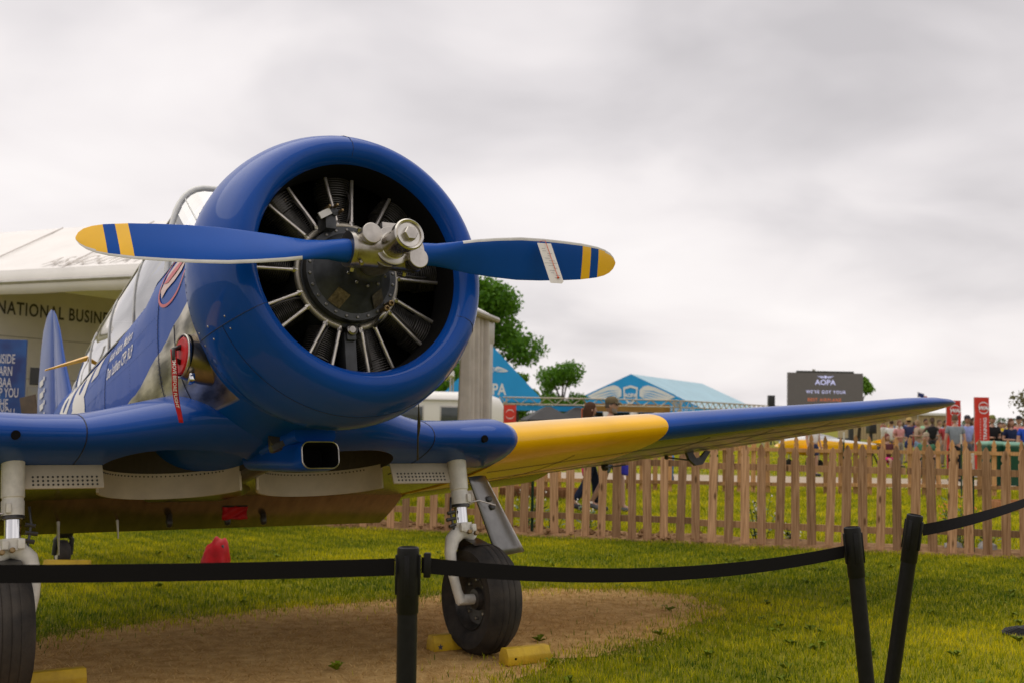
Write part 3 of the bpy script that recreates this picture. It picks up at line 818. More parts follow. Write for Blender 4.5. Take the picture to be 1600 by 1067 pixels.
# --- wings
def rivets(pts, nrm, r=.0042, name='rivet_row', m=None, parent=None):
    mb = MB()
    for p in pts:
        p = Vector(p); n_ = Vector(nrm(p)).normalized(); u = n_.orthogonal().normalized(); v = n_.cross(u)
        mb.add([p + n_ * .0018] + [p + (u * math.cos(a) + v * math.sin(a)) * r for a in np.linspace(0, 2 * math.pi, 6, endpoint=False)], [(0, 1 + k, 1 + (k + 1) % 6) for k in range(6)])
    o = P(mb, name, m or M_RIV, parent, fix=False); o['kind'] = 'stuff'; return o
M_RIV = mat('painted rivet', (.002, .035, .17), .5, 0, .3); M_RIVS = mat('bare rivet', (.12, .10, .08), .5, .5)
def naca(t, m=.02, n=30):
    xs = (1 - np.cos(np.linspace(0, math.pi, n))) / 2
    yt = 5 * t * (.2969 * np.sqrt(xs) - .126 * xs - .3516 * xs ** 2 + .2843 * xs ** 3 - .1036 * xs ** 4)
    p = .3; yc = np.where(xs < p, m / p ** 2 * (2 * p * xs - xs ** 2), m / (1 - p) ** 2 * ((1 - 2 * p) + 2 * p * xs - xs ** 2))
    up = [(x, y) for x, y in zip(xs, yc + yt)]; lo = [(x, y) for x, y in zip(xs, yc - yt)]
    return up[::-1] + lo[1:-1]           # trailing edge over the top to the leading edge and back underneath
NW = 30
def wing_ring(y, lex, lez, ch, t, inc=2.2, m=.02):
    ci, si = math.cos(R(inc)), math.sin(R(inc)); out = []
    for a, b_ in naca(t, m, NW):
        dx, dz = -a * ch, b_ * ch
        out.append((lex + dx * ci + dz * si * 0, y, lez + dz + dx * si))
    return out
def is_lower(j, lim=.10):
    """section index j lies on the lower surface behind lim of the chord"""
    if j < NW: return False
    k = j - NW + 1; xs = (1 - math.cos(math.pi * k / (NW - 1))) / 2
    return xs > lim
CS = [(-1.63, -1.60, -.595, 1.95, .135), (-1.60, -1.44, -.595, 2.3, .142), (-1.52, -1.38, -.595, 2.42, .140), (-1.40, -1.40, -.595, 2.42, .134), (-1.25, -1.42, -.595, 2.42, .130), (-1.0, -1.42, -.595, 2.42, .130), (-.86, -1.36, -.585, 2.50, .133), (-.72, -1.27, -.575, 2.60, .138), (-.58, -1.18, -.565, 2.70, .142), (-.45, -1.12, -.56, 2.76, .145)]
CS = CS + [(-y, a, b_, c, d) for (y, a, b_, c, d) in CS[::-1]]
rings = [wing_ring(*c) for c in CS]
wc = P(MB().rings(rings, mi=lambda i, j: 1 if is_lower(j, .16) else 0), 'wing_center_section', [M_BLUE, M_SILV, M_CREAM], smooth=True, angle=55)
# wheel wells: two round recesses cut in the underside
cut = MB()
for s in (-1, 1): cut.lathe([(-1.3, .40), (-.565, .40)], 64, 'z', (-1.78, s * .45, 0), cap=(True, True))
cut_o = P(cut, 'well_cutter', mat('well interior', (.045, .036, .024), .7))
md = wc.modifiers.new('cut', 'BOOLEAN'); md.object = cut_o; md.operation = 'DIFFERENCE'; md.solver = 'EXACT'; md.material_mode = 'TRANSFER'
bpy.context.view_layer.update()
_me = bpy.data.meshes.new_from_object(wc.evaluated_get(bpy.context.evaluated_depsgraph_get()))
wc.modifiers.clear(); wc.data = _me
bpy.data.objects.remove(cut_o, do_unlink=True)
# rivet rows on the well walls and inner flange
mb = MB()
for s in (-1, 1):
    for k in range(34):
        a = R(120 + k * 120 / 33) if True else 0
        p = Vector((-1.78 + .393 * math.cos(a), s * .45 + .393 * math.sin(a), -.712))
        mb.add([p + Vector((0, 0, .006)), p + Vector((0, -.006, 0)), p + Vector((0, 0, -.006)), p + Vector((0, .006, 0))], [(0, 1, 2, 3)])
rv = P(mb, 'rivet_row', M_BLK, wc, fix=False); rv['kind'] = 'stuff'
# perforated flange plates outboard of the wells
for s in (-1, 1):
    fl = P(MB().box((-1.72, s * 1.05, -.775), (.012, .40, .135), Matrix.Rotation(R(-18), 3, 'Y')), 'flange_plate', M_CREAM, wc, bevel=.003)
    P(MB().rings([[(-1.78 + r_ * math.cos(a), s * .45 + r_ * math.sin(a), z) for r_, z in ((.396, -.695), (.399, -.842), (.412, -.842), (.412, -.695))] for a in np.linspace(R(100), R(260), 40)], closed=True), 'well_collar', M_CREAM, wc, smooth=True, angle=40)
    mb = MB()
    for iy in range(14):
        for iz in range(3):
            p = Vector((-1.712 + .0068 * (iz - 1) , s * (.885 + iy * .0245), -.797 - .021 * (iz - 1)))
            mb.lathe([(.0, .006), (.002, .0005)], 8, 'x', p + Vector((.008, 0, 0)))
    rv = P(mb, 'rivet_row', M_BLK, fl); rv['kind'] = 'stuff'
for s in (-1, 1):       # fillet strip, light port
    pts = [Vector(wing_ring(s * 1.0, -1.42, -.595, 2.42, .130)[j]) for j in range(14, 40)]
    P(MB().tube([p + Vector((.001, 0, .0)) for p in pts], .0035, 6), 'panel_seam', M_LINE, wc)
    P(MB().lathe([(-.02, .022), (.002, .022), (.002, .001)], 24, 'x', (-1.405, s * 1.34, -.612)), 'gun_camera_port', M_DARK, wc)
# outer panels
def outer(s):
    st = [(1.60, -1.52, -.602, 2.20, .15), (1.75, -1.533, -.588, 2.17, .15), (2.99, -1.625, -.468, 1.92, .142), (3.01, -1.627, -.466, 1.915, .142), (4.0, -1.69, -.376, 1.70, .135), (5.3, -1.775, -.262, 1.44, .125),
          (6.0, -1.82, -.190, 1.27, .115), (6.35, -1.86, -.162, 1.16, .11), (6.56, -1.92, -.147, .98, .10), (6.70, -2.0, -.137, .76, .095), (6.78, -2.09, -.131, .50, .09), (6.82, -2.18, -.128, .2, .08)]
    if s < 0: st = [(-a, b_, c, d, e) for a, b_, c, d, e in st]
    rr = [wing_ring(*q) for q in st]
    def mi(i, j):
        yel = i < 2
        if yel: return 1
        return 2 if is_lower(j, .07) else 0
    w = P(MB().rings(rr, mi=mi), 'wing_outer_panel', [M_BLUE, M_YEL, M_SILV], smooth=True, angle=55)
    # rivet and panel lines under the wing
    def low(y, xf, d=.0015):
        ys = [abs(q[0]) for q in st]; lex = interp(abs(y), ys, [q[1] for q in st]); lez = interp(abs(y), ys, [q[2] for q in st]); ch = interp(abs(y), ys, [q[3] for q in st]); t = interp(abs(y), ys, [q[4] for q in st])
        x = xf; yt = 5 * t * (.2969 * math.sqrt(x) - .126 * x - .3516 * x * x + .2843 * x ** 3 - .1036 * x ** 4); p, m = .3, .02
        yc = m / p ** 2 * (2 * p * x - x * x) if x < p else m / (1 - p) ** 2 * ((1 - 2 * p) + 2 * p * x - x * x)
        return Vector((lex - x * ch * math.cos(R(2.2)), s * abs(y), lez + (yc - yt) * ch - x * ch * math.sin(R(2.2)) - d))
    for xf in (.22, .45, .70):
        P(MB().tube([low(y, xf) for y in np.linspace(1.7, 6.2, 28)], .0014, 5), 'panel_seam', M_RIVS, w)
    for y in (2.3, 3.6, 4.3, 5.0):
        P(MB().tube([low(y, xf) for xf in np.linspace(.12, .95, 26)], .0012, 5), 'panel_seam', M_RIVS, w)
    for xf in (.205, .235, .44, .46, .69, .71):
        rivets([low(y, xf, .0012) for y in np.linspace(1.7, 5.9, 150)], lambda p: (0, 0, -1), .0040, m=M_RIVS, parent=w)
    for y in (2.28, 2.32, 3.58, 3.62, 4.28, 4.32):
        rivets([low(y, xf, .0012) for xf in np.linspace(.12, .95, 40)], lambda p: (0, 0, -1), .0035, m=M_RIVS, parent=w)
    if s > 0:
        # aileron balance bracket and small fittings below the trailing part
        p = low(4.45, .80)
        prof = [(-.13, .0), (-.10, -.075), (-.03, -.125), (.05, -.11), (.15, .01), (.10, .015), (.035, -.045), (-.02, -.06), (-.05, -.02), (-.02, .01)]
        Mt = Matrix.Translation(p) @ Matrix.Rotation(R(90), 4, 'Z') @ Matrix.Rotation(R(4), 4, 'Y')
        P(MB().prism([(a, b_) for a, b_ in prof], .03, M=Mt), 'aileron_bracket', M_BLK, w)
        P(MB().tube([p + Vector((.02, -.36, -.055)), p + Vector((.0, -.10, -.075))], .007, 8).tube([p + Vector((.02, -.37, -.055)), p + Vector((.02, -.35, -.055))], .018, 8), 'aileron_rod', M_BLK, w)
        q = low(3.62, .88)
        P(MB().lathe([(-.05, .004), (-.045, .025), (-.02, .034), (.01, .03)], 14, 'z', q, cap=(True, True)), 'hinge_fairing', M_BLK, w, smooth=True)
        P(MB().tube([q + Vector((0, .03, -.02)), q + Vector((0, .22, .0))], .006, 6), 'aileron_rod', M_BLK, w)
    return w
outer(1); outer(-1)
# split flaps hanging a little below the trailing edge
def flap(y0, y1, z0, ch, ang, name='flap', x0=-3.02, dzy=0.):
    Mr = Matrix.Rotation(R(ang), 3, 'Y')
    mb = MB(); N = 12
    top = [Vector((-ch * t, 0, -.018 * math.sin(math.pi * t))) for t in np.linspace(0, 1, N)]
    rr = []
    for y in np.linspace(y0, y1, 10):
        lo = [Mr @ v + Vector((x0, y, z0 + dzy * (y - y0))) for v in top]; up = [v + Vector((0, 0, .012)) for v in lo[::-1]]
        rr.append(lo + up)
    return P(mb.rings(rr), name, M_SILV, smooth=True, angle=40)
flap(-1.62, 1.62, -.700, .50, -22)
for s in (-1, 1):
    flap(s * 1.68, s * 2.9, -.690, .44, -5, x0=-2.98, dzy=s * .092)
# --- belly scoop under the cowl
def rrect(x, yc, zc, w, h, r, n=6):
    out = []
    for cx, cz, a0 in ((w / 2 - r, h / 2 - r, 0), (-w / 2 + r, h / 2 - r, 90), (-w / 2 + r, -h / 2 + r, 180), (w / 2 - r, -h / 2 + r, 270)):
        for k in range(n): a = R(a0 + 90 * k / (n - 1)); out.append((x, yc + cx + r * math.cos(a), zc + cz + r * math.sin(a)))
    return out
scoop = P(MB().rings([rrect(-1.10, .05, -.785, .150, .10, .03), rrect(-.95, .05, -.790, .190, .125, .035), rrect(-.935, .05, -.790, .200, .135, .04), rrect(-.945, .05, -.790, .212, .147, .044), rrect(-1.05, .05, -.783, .23, .155, .05), rrect(-1.3, .04, -.735, .25, .17, .06), rrect(-1.65, .02, -.68, .26, .16, .06)], cap=(False, True), mi=lambda i, j: 1 if i < 2 else 0), 'oil_cooler_scoop', [M_BLUE, M_DARK], smooth=True, angle=50)
P(MB().rings([rrect(-1.09, .05, -.785, .149, .10, .03), rrect(-1.095, .05, -.785, .02, .02, .005)], cap=(False, True)), 'scoop_core', M_DARK, scoop)
P(MB().tube([Vector(p) for p in rrect(-.936, .05, -.790, .203, .138, .041)] + [Vector(rrect(-.936, .05, -.790, .203, .138, .041)[0])], .0035, 6), 'scoop_lip', M_ALU, scoop)
P(MB().rings([rrect(-.99, .05, -.665, .23, .10, .04), rrect(-1.4, .04, -.66, .30, .14, .05)]), 'lower_cowl_door', M_BLUE, smooth=True, angle=40)
P(MB().box((-1.0, -.16, -.735), (.04, .07, .03), Matrix.Rotation(R(25), 3, 'X')), 'drain_outlet', M_BLK, scoop)
# thin black drain line hanging from the cowl on the left side
P(MB().tube([(-.90, .62, -.36), (-.93, .64, -.52), (-.98, .66, -.62), (-1.02, .67, -.68), (-1.06, .68, -.80)], [.003, .003, .010, .005, .006], 8), 'drain_line', M_BLK, smooth=True)
# belly between the wells
P(MB().rings([rrect(-1.15, 0, -.60, .30, .26, .10), rrect(-1.4, 0, -.66, .10, .22, .04), rrect(-2.15, 0, -.70, .10, .18, .04), rrect(-2.5, 0, -.70, .5, .18, .08), rrect(-3.05, 0, -.67, .6, .16, .07)]), 'belly_fairing', mat('oily belly', (.10, .085, .065), .3, .7, var=.5, vscale=5), smooth=True, angle=50)
for k, (x, y) in enumerate(((-3.25, .35), (-3.28, .62), (-3.25, -.05))):
    P(MB().lathe([(-.035, .002), (-.03, .018), (-.01, .024), (.06, .02)], 12, 'z', (x, y, -.86), cap=(True, True)), 'drain_mast', M_BLK, smooth=True)
P(MB().tube([(-3.3, -.75, -.80), (-3.32, -.74, -1.04)], [.014, .004], 8), 'drain_pipe', M_ALU)
P(MB().tube([(-3.3, -.38, -.80), (-3.31, -.37, -.95)], [.012, .004], 8), 'drain_pipe', M_ALU)

# rivet rows: fuselage frames, wing spars, cowl rear band
for x_ in (-1.60, -1.645, -2.93, -2.97, -2.3):
    rivets([(x_, -(fus_y(x_, z) + .001), z) for z in np.linspace(.40, -.58, 40)], lambda p: (0, -1, 0), .0035, parent=fuse)
for z_ in (.10, -.02):
    rivets([(x_, -(fus_y(x_, z_) + .001), z_) for x_ in np.linspace(-1.7, -4.6, 80)], lambda p: (0, -1, 0), .0030, parent=fuse)
rivets([COFF + Vector((-.655, .7315 * math.cos(t), .7315 * math.sin(t))) for t in np.linspace(0, 2 * math.pi, 120, endpoint=False)], lambda p: (0, p.y, p.z), .0045, parent=cowl)

# --- main gear
ZAX = O.z + .335 / math.cos(AOA)
def tyre_prof(R0, w, rim):
    return [(-w * .30, rim), (-w * .42, rim + .02), (-w * .5, rim + .07), (-w * .495, rim + .11), (-w * .44, R0 - .035), (-w * .33, R0 - .010), (-w * .20, R0), (-w * .18, R0 - .004), (-w * .165, R0), (-w * .02, R0 + .001), (0, R0 - .004), (w * .02, R0 + .001), (w * .165, R0), (w * .18, R0 - .004), (w * .20, R0), (w * .33, R0 - .010), (w * .44, R0 - .035), (w * .495, rim + .11), (w * .5, rim + .07), (w * .42, rim + .02), (w * .30, rim)]
def main_gear(s):
    yl = 1.30; xt = -1.70
    g = P(MB().lathe([(-.99, .050), (-.985, .056), (-.90, .056), (-.895, .052), (-.885, .052), (-.88, .057), (-.70, .057)], 32, 'z', (xt, s * yl, 0), cap=(True, True)), 'main_gear', M_WHT, smooth=True, angle=40)
    P(MB().lathe([(-1.13, .040), (-.98, .040)], 32, 'z', (xt, s * yl, 0)), 'oleo_strut', M_CHROME, g, smooth=True, angle=40)
    P(MB().lathe([(-.992, .058), (-.976, .060), (-.97, .052)], 32, 'z', (xt, s * yl, 0)), 'gland_ring', M_BLK, g, smooth=True)
    yi = s * (yl - .115)
    fork = P(MB().tube([(xt, s * yl, -1.09), (xt, s * yl, -1.15)], .062, 24)
             .tube([(xt, s * (yl + .075), -1.185), (xt, s * (yl + .03), -1.14), (xt, s * (yl - .03), -1.145), (xt + .005, s * 1.222, -1.19), (xt + .01, s * 1.198, -1.27), (xt + .01, s * 1.202, -1.38), (xt + .005, s * 1.230, -1.50), (xt, s * 1.255, ZAX - .01)], [.030, .048, .050, .045, .036, .030, .029, .034], 18)
             .tube([(xt, s * 1.235, ZAX), (xt, s * 1.37, ZAX)], .032, 20), 'fork', M_WHT, g, smooth=True, angle=45)
    P(MB().box((xt + .062, s * (yl - .03), -1.12), (.03, .035, .05)).box((xt + .062, s * (yl + .045), -1.125), (.03, .03, .045)), 'fork_lug', M_WHT, fork, bevel=.005)
    for yy, zz in ((yl + .012, -1.15), (yl + .06, -1.16)):
        P(MB().lathe([(.055, .014), (.078, .014), (.08, .009)], 10, 'x', (xt, s * yy, zz), cap=(True, True)), 'fork_bolt', M_BRASS, fork)
    for q, (dz, ln) in enumerate(((-1.02, .05), (-1.06, .06), (-1.10, .045))):
        P(MB().tube([(xt + .02, s * (yl - .055), dz), (xt + .02, s * (yl - .055 - ln), dz - .01)], .011, 8), 'hydraulic_fitting', M_BLK, g)
    P(MB().tube([(xt + .02, s * (yl - .075), -.93), (xt + .02, s * (yl - .085), -1.02), (xt + .02, s * (yl - .07), -1.12), (xt + .03, s * (yl - .06), -1.19)], .007, 8), 'brake_line', M_BLK, g, smooth=True)
    P(MB().box((xt + .055, s * (yl + .03), -.94), (.028, .024, .05)), 'strut_valve', M_WHT, g, bevel=.004)
    yw = s * (1.395 if s > 0 else 1.355)
    wh = P(MB().lathe(tyre_prof(.335, .228, .185), 72, 'y', (xt, yw, ZAX)), 'wheel', M_RUB, g, smooth=True, angle=50)
    P(MB().lathe([(-.068, .188), (-.082, .180), (-.068, .168), (-.03, .15), (-.02, .07), (-.05, .06), (-.055, .03), (-.055, .0005)], 40, 'y', (xt, yw, ZAX)) if s > 0 else
      MB().lathe([(.068, .188), (.082, .180), (.068, .168), (.03, .15), (.02, .07), (.05, .06), (.055, .03), (.055, .0005)], 40, 'y', (xt, yw, ZAX)), 'rim', mat('greasy wheel rim', (.10, .09, .08), .4, .6, col2=(.03, .028, .026), vscale=9), wh, smooth=True, angle=35)
    P(MB().lathe([(.075, .188), (.09, .180), (.075, .168), (.03, .14), (.02, .0005)] if s > 0 else [(-.075, .188), (-.09, .180), (-.075, .168), (-.03, .14), (-.02, .0005)], 40, 'y', (xt, yw, ZAX)), 'rim', MATS['greasy wheel rim'], wh, smooth=True, angle=35)
    for k in range(8):
        a = R(k * 45 + 10)
        P(MB().lathe([(0, .010), (-s * .014, .010), (-s * .016, .006)], 6, 'y', (xt + .115 * math.sin(a), yw - s * .024, ZAX + .115 * math.cos(a)), cap=(False, True)), 'rim_bolt', M_ALU, wh)
    P(MB().rings([[Vector((xt + .16 * math.sin(t) * 1.0 - .02, yw + dy, ZAX + .352 + .02 * math.cos(t) - .05 * abs(math.sin(t)))) for dy in (-s * .09, s * .02)] for t in np.linspace(-1.2, 1.2, 9)], closed=False), 'mud_flap', M_BLK, g)
    # strut fairing plate, folded along its outboard edge
    c = [(-1.72, 1.385, -.80), (-1.86, 1.60, -.775), (-1.86, 1.85, -1.27), (-1.72, 1.545, -1.305)]
    c = [Vector((a, s * b_, d)) for a, b_, d in c]; rr = []
    for t in np.linspace(0, 1, 12):
        a, b_ = c[0].lerp(c[3], t), c[1].lerp(c[2], t); row = []
        for u in np.linspace(0, 1, 9):
            bow = .028 * math.sin(math.pi * u); row.append(a.lerp(b_, u) + Vector((bow - .02 * u ** 6, 0, 0)))
        rr.append(row)
    mb = MB().rings(rr, closed=False); n0 = len(mb.v)
    dr = P(mb, 'fairing_door', mat('fairing aluminium', (.20, .195, .19), .33, .75, var=.25, vscale=5, rvar=.08), g, smooth=True)
    so = dr.modifiers.new('thickness', 'SOLIDIFY'); so.thickness = .012; so.offset = 0
    P(MB().tube([r_[-1] for r_ in rr], .011, 10), 'door_edge', M_ALU, dr, smooth=True)
    for dz in (.30, .40):
        t = dz; a = c[0].lerp(c[3], t).lerp(c[1].lerp(c[2], t), .42) + Vector((.03, 0, 0))
        P(MB().lathe([(0, .020), (.02, .020), (.024, .012)], 12, 'x', a, cap=(True, True)), 'door_catch', M_BLK, dr)
    P(MB().tube([(xt + .03, s * (yl + .05), -.965), (xt + .03, s * (yl + .12), -.955), (xt + .01, s * 1.55, -.985)], .005, 6), 'door_link', M_ALU, g)
    return g
main_gear(1); main_gear(-1)

# --- tail
def fin_ring(z, le, te, t):
    out = []
    for a, b_ in naca(t, 0., 14): out.append((le + (te - le) * a, b_ * (le - te), z))
    return out
fin = P(MB().rings([fin_ring(z, le, te, t) for z, le, te, t in ((.35, -6.05, -7.10, .09), (.60, -6.28, -7.10, .09), (1.0, -6.58, -7.12, .09), (1.40, -6.82, -7.13, .10), (1.58, -6.98, -7.14, .09), (1.66, -7.09, -7.145, .07))]), 'fin', M_BLUE, smooth=True, angle=60)
M_RUDDER = 0
rud = P(MB().rings([fin_ring(z, le, te, t) for z, le, te, t in ((-.02, -7.42, -7.72, .12), (.25, -7.24, -7.86, .08), (.60, -7.13, -7.90, .075), (1.0, -7.14, -7.86, .075), (1.40, -7.15, -7.70, .08), (1.58, -7.155, -7.58, .07), (1.68, -7.16, -7.42, .05), (1.70, -7.2, -7.34, .02))]), 'rudder', mat('pale grey rudder', (.085, .135, .36), .45, 0, .2, .2, .1, var=.1, vscale=3), smooth=True, angle=60)
for k, (z, w_) in enumerate(((1.02, .05), (.9, .05), (.78, .05), (.66, .05), (.5, .05), (.38, .05))):
    P(MB().box((-7.50, -.033, z), (.16, .004, .06)).box((-7.36, -.036, z + .02), (.05, .004, .04)), 'rudder_mark', M_WPRINT, rud)
def stab_ring(y, le, te, t):
    return [(le + (te - le) * a, y, .33 + b_ * (le - te)) for a, b_ in naca(t, 0., 14)]
for s in (-1, 1):
    P(MB().rings([stab_ring(s * y, le, te, t) for y, le, te, t in ((.02, -6.35, -7.55, .10), (.3, -6.42, -7.55, .10), (1.2, -6.68, -7.50, .09), (1.7, -6.84, -7.42, .08), (1.92, -6.98, -7.28, .06), (1.98, -7.08, -7.2, .04))], mi=lambda i, j: 1 if i >= 2 else 0), 'tailplane', [M_BLUE, M_YEL], smooth=True, angle=60)
zt = O.z + (XA - (-6.72)) * math.tan(AOA)      # ground level under the tail in airplane coordinates
tg = P(MB().box((-6.55, 0, zt + .44), (.30, .13, .26), Matrix.Rotation(R(-18), 3, 'Y')).tube([(-6.60, 0, zt + .34), (-6.66, .07, zt + .26), (-6.72, .072, zt + .13)], .022, 10).tube([(-6.60, 0, zt + .34), (-6.66, -.07, zt + .26), (-6.72, -.072, zt + .13)], .022, 10), 'tail_wheel_fork', M_CASE, bevel=0)
P(MB().lathe([(-.05, .06), (-.055, .10), (-.035, .125), (0, .131), (.035, .125), (.055, .10), (.05, .06)], 40, 'y', (-6.72, 0, zt + .133)), 'tail_wheel', M_RUB, tg, smooth=True, angle=50)
P(MB().lathe([(-.052, .065), (-.04, .0005)], 24, 'y', (-6.72, 0, zt + .133)).lathe([(.052, .065), (.04, .0005)], 24, 'y', (-6.72, 0, zt + .133)), 'tail_wheel_rim', M_ALU, tg)

# --- things hung on or set by the airplane
# exhaust plug with its streamer
def world_build(mb, name, mats, parent, org, **kw):
    """airplane coordinates -> world, relative to org (world)"""
    mb.v = [tuple(acw(*v) - org) for v in mb.v]
    return mb.build(name, mats, parent, **kw)
org = acw(*(EXC))
plug = empty('exhaust_plug', org, label='red exhaust plug with warning streamer in the outlet beside the cowling', cat='exhaust plug')
world_build(exl([(-.01, .092), (.012, .094), (.020, .085), (.021, .0005)], 0, 0, 0), 'plug_disc', M_RED, plug, org, smooth=True, angle=40)
world_build(MB().tube([EXC + EXD * .015 + Vector((0, 0, .045)), EXC + EXD * .05 + Vector((0, 0, .03)), EXC + EXD * .05 + Vector((0, 0, -.02)), EXC + EXD * .015 + Vector((0, 0, -.035))], .014, 10), 'plug_handle', M_BLK, plug, org, smooth=True)
p0 = acw(*(EXC + EXD * .055 + Vector((0, 0, .03))))
dvec = Vector((.012, 0, 0)); rows = []
side = (Vector((1, -.35, 0))).normalized()
for k in range(22):
    t = k / 21; p = p0 + Vector((.045 * t + .006 * math.sin(t * 7), -.02 * math.sin(t * 5), -.36 * t)); w = .015
    sd = (side + Vector((0, .35 * math.sin(t * 4), 0))).normalized(); rows.append([p - sd * w - org, p + sd * w - org])
st = MB().rings(rows, closed=False).build('streamer', M_RED, plug, smooth=True, fix=False)
so = st.modifiers.new('thickness', 'SOLIDIFY'); so.thickness = .002
tm = text_mb('REMOVE BEFORE FLIGHT', .021, 1.08, bold=.0004, maxlen=.03)
vs = []
for (a, b_, _) in tm.v:
    t = min(1, .10 + a / .36); k = min(20, int(t * 21)); u = t * 21 - k
    A0, A1 = Vector(rows[k][0]), Vector(rows[k][1]); B0, B1 = Vector(rows[k + 1][0]), Vector(rows[k + 1][1])
    q = .20 + b_ / .026
    left = A0.lerp(B0, u); right = A1.lerp(B1, u)
    vs.append(tuple(left.lerp(right, q) + Vector((0, -.003, 0))))
tm.v = vs; tm.build('streamer_lettering', M_WPRINT, plug, fix=False)
# red patch added under the belly in place of the red cover's reflection
rp = acw(-2.95, .30, -.80)
rc_ = empty('red_reflection_patch', rp, label='small red patch added for the red cover reflected under the belly between black drain stubs', cat='cloth')
rows = [[_l * u * .085 + Vector((0, -.012 * math.sin(u * 4 + k), -.012 * k - .004 * abs(math.sin(3 * u + k)))) for u in np.linspace(-1, 1, 9)] for k in range(8)]
o_ = MB().rings(rows, closed=False).build('cloth', M_RED, rc_, smooth=True, fix=False); o_.modifiers.new('t', 'SOLIDIFY').thickness = .006  # thin red sheet standing in for the mirrored cover
MB().tube([_l * -.085, _l * .085], .006, 8).build('cord', M_BLK, rc_)
# paper inspection tag tied to the propeller blade
tp = acw(.055, .865, .105)
tg_ = empty('paper_tag', tp, label='white paper tag tied with red string round the propeller blade', cat='paper tag')
xd = Vector((.985, .12, -.02)).normalized(); zd = (_n * 1 + xd * -.16 - _f * .10).normalized(); nd = xd.cross(zd).normalized()
if nd.y > 0: nd = -nd
Wt, Ht = .070, .222
# the blade surface there leans; the tag hangs in front of it
c0 = _f * .028
pts = [c0 + xd * (-Wt / 2), c0 + xd * (Wt / 2 - .01), c0 + xd * (Wt / 2), c0 + xd * (Wt / 2) - zd * (Ht - .012), c0 + xd * (Wt / 2 - .012) - zd * Ht, c0 + xd * (-Wt / 2 + .004) - zd * Ht, c0 - xd * Wt / 2 - zd * (Ht - .004)]
mb = MB(); n = len(pts); mb.add(pts + [p - nd * .0012 for p in pts], [tuple(range(n)), tuple(range(2 * n - 1, n - 1, -1))] + [(i, i + n, (i + 1) % n + n, (i + 1) % n) for i in range(n)])
mb.build('card', M_PAPER, tg_)
mb = MB()
for k in range(13):
    z = .03 + k * .0135; L = random.uniform(.010, .034); o = random.uniform(-.026, .026 - L)
    if k == 6: o, L = -.03, .06
    a = c0 + xd * o - zd * z + nd * .0012; mb.add([a, a + xd * L, a + xd * L - zd * .0015, a - zd * .0015], [(0, 1, 2, 3)])
mb.build('printed_lines', mat('faint ink', (.22, .21, .24), .8), tg_, fix=False)
P_str = MB().tube([c0 + zd * .02 - _f * .03, c0 + zd * .012 + nd * .006 + xd * .008, c0 + nd * .006 + xd * .01 - zd * .1, c0 + nd * .005 + xd * .012 - zd * .192], .0016, 6)
P_str.build('string', mat('red string', (.65, .10, .03), .7), tg_)
MB().lathe([(-.006, .002), (0, .007), (.006, .002)], 10, 'z', c0 + nd * .005 + xd * .012 - zd * .192, cap=(True, True)).build('string_knot', MATS['red string'], tg_, smooth=True)
# ------------------------------------------------------------------ chocks, red covers
def chock(loc, rz, L, label, star=False, text=None, w=.105, h=.095):
    e = empty('wheel_chock', loc, rz, label, 'wheel chock', 'yellow wheel chocks')
    b = MB()
    prof = [(-w / 2, 0), (w / 2, 0), (w / 2, h * .55), (w * .28, h), (-w * .28, h), (-w / 2, h * .55)]
    b.prism([(x, z + .006) for x, z in prof], L, M=Matrix.Rotation(R(90), 4, 'Z')).build('timber', M_CHOCK, e, bevel=.004)
    if star:
        pts = []
        for k in range(10):
            r = .022 if k % 2 == 0 else .009; a = R(90 + 36 * k); pts.append((-L * .41 + r * math.cos(a), -w / 2 - .002, .034 + r * math.sin(a)))
        mb = MB(); mb.add([(-L * .41, -w / 2 - .002, .034)] + pts, [(0, 1 + k, 1 + (k + 1) % 10) for k in range(10)]); mb.build('star_mark', M_INK, e, fix=False)
    if text:
        flat_text('stencil', text, e, M_INK, frame((0, -w / 2 - .002, .022), (1, 0, 0), (0, 0, 1)), .05)
    MB().lathe([(0, .007), (-.003, .007), (-.004, .0005)], 10, 'y', (L * .33 if star else -L * .33, -w / 2, .045)).build('rope_hole', M_DARK, e)
    return e
WL = acw(XA, 1.425, O.z); WR = acw(XA, -1.425, O.z)
fwd2 = Vector((math.sin(YAW), -math.cos(YAW), 0)); lft2 = Vector((math.cos(YAW), math.sin(YAW), 0))
def on_ground(p): return Vector((p.x, p.y, .0))
chock(on_ground(WL + fwd2 * .30 + lft2 * .06), YAW, .30, 'yellow timber chock in front of the wheel under the yellow wing')
chock(on_ground(WL - fwd2 * .26 - lft2 * .04), YAW, .46, 'yellow timber chock with a black star behind the right-hand wheel', star=True)
chock(on_ground(WR - fwd2 * .27 + lft2 * .28), YAW, .50, 'yellow timber chock behind the tyre in the lower left corner')
TW = acw(-6.72, 0, zt)
chock(on_ground(TW + fwd2 * .19), R(3), .40, 'yellow stencilled chock in front of the small tail wheel', text='EAA')
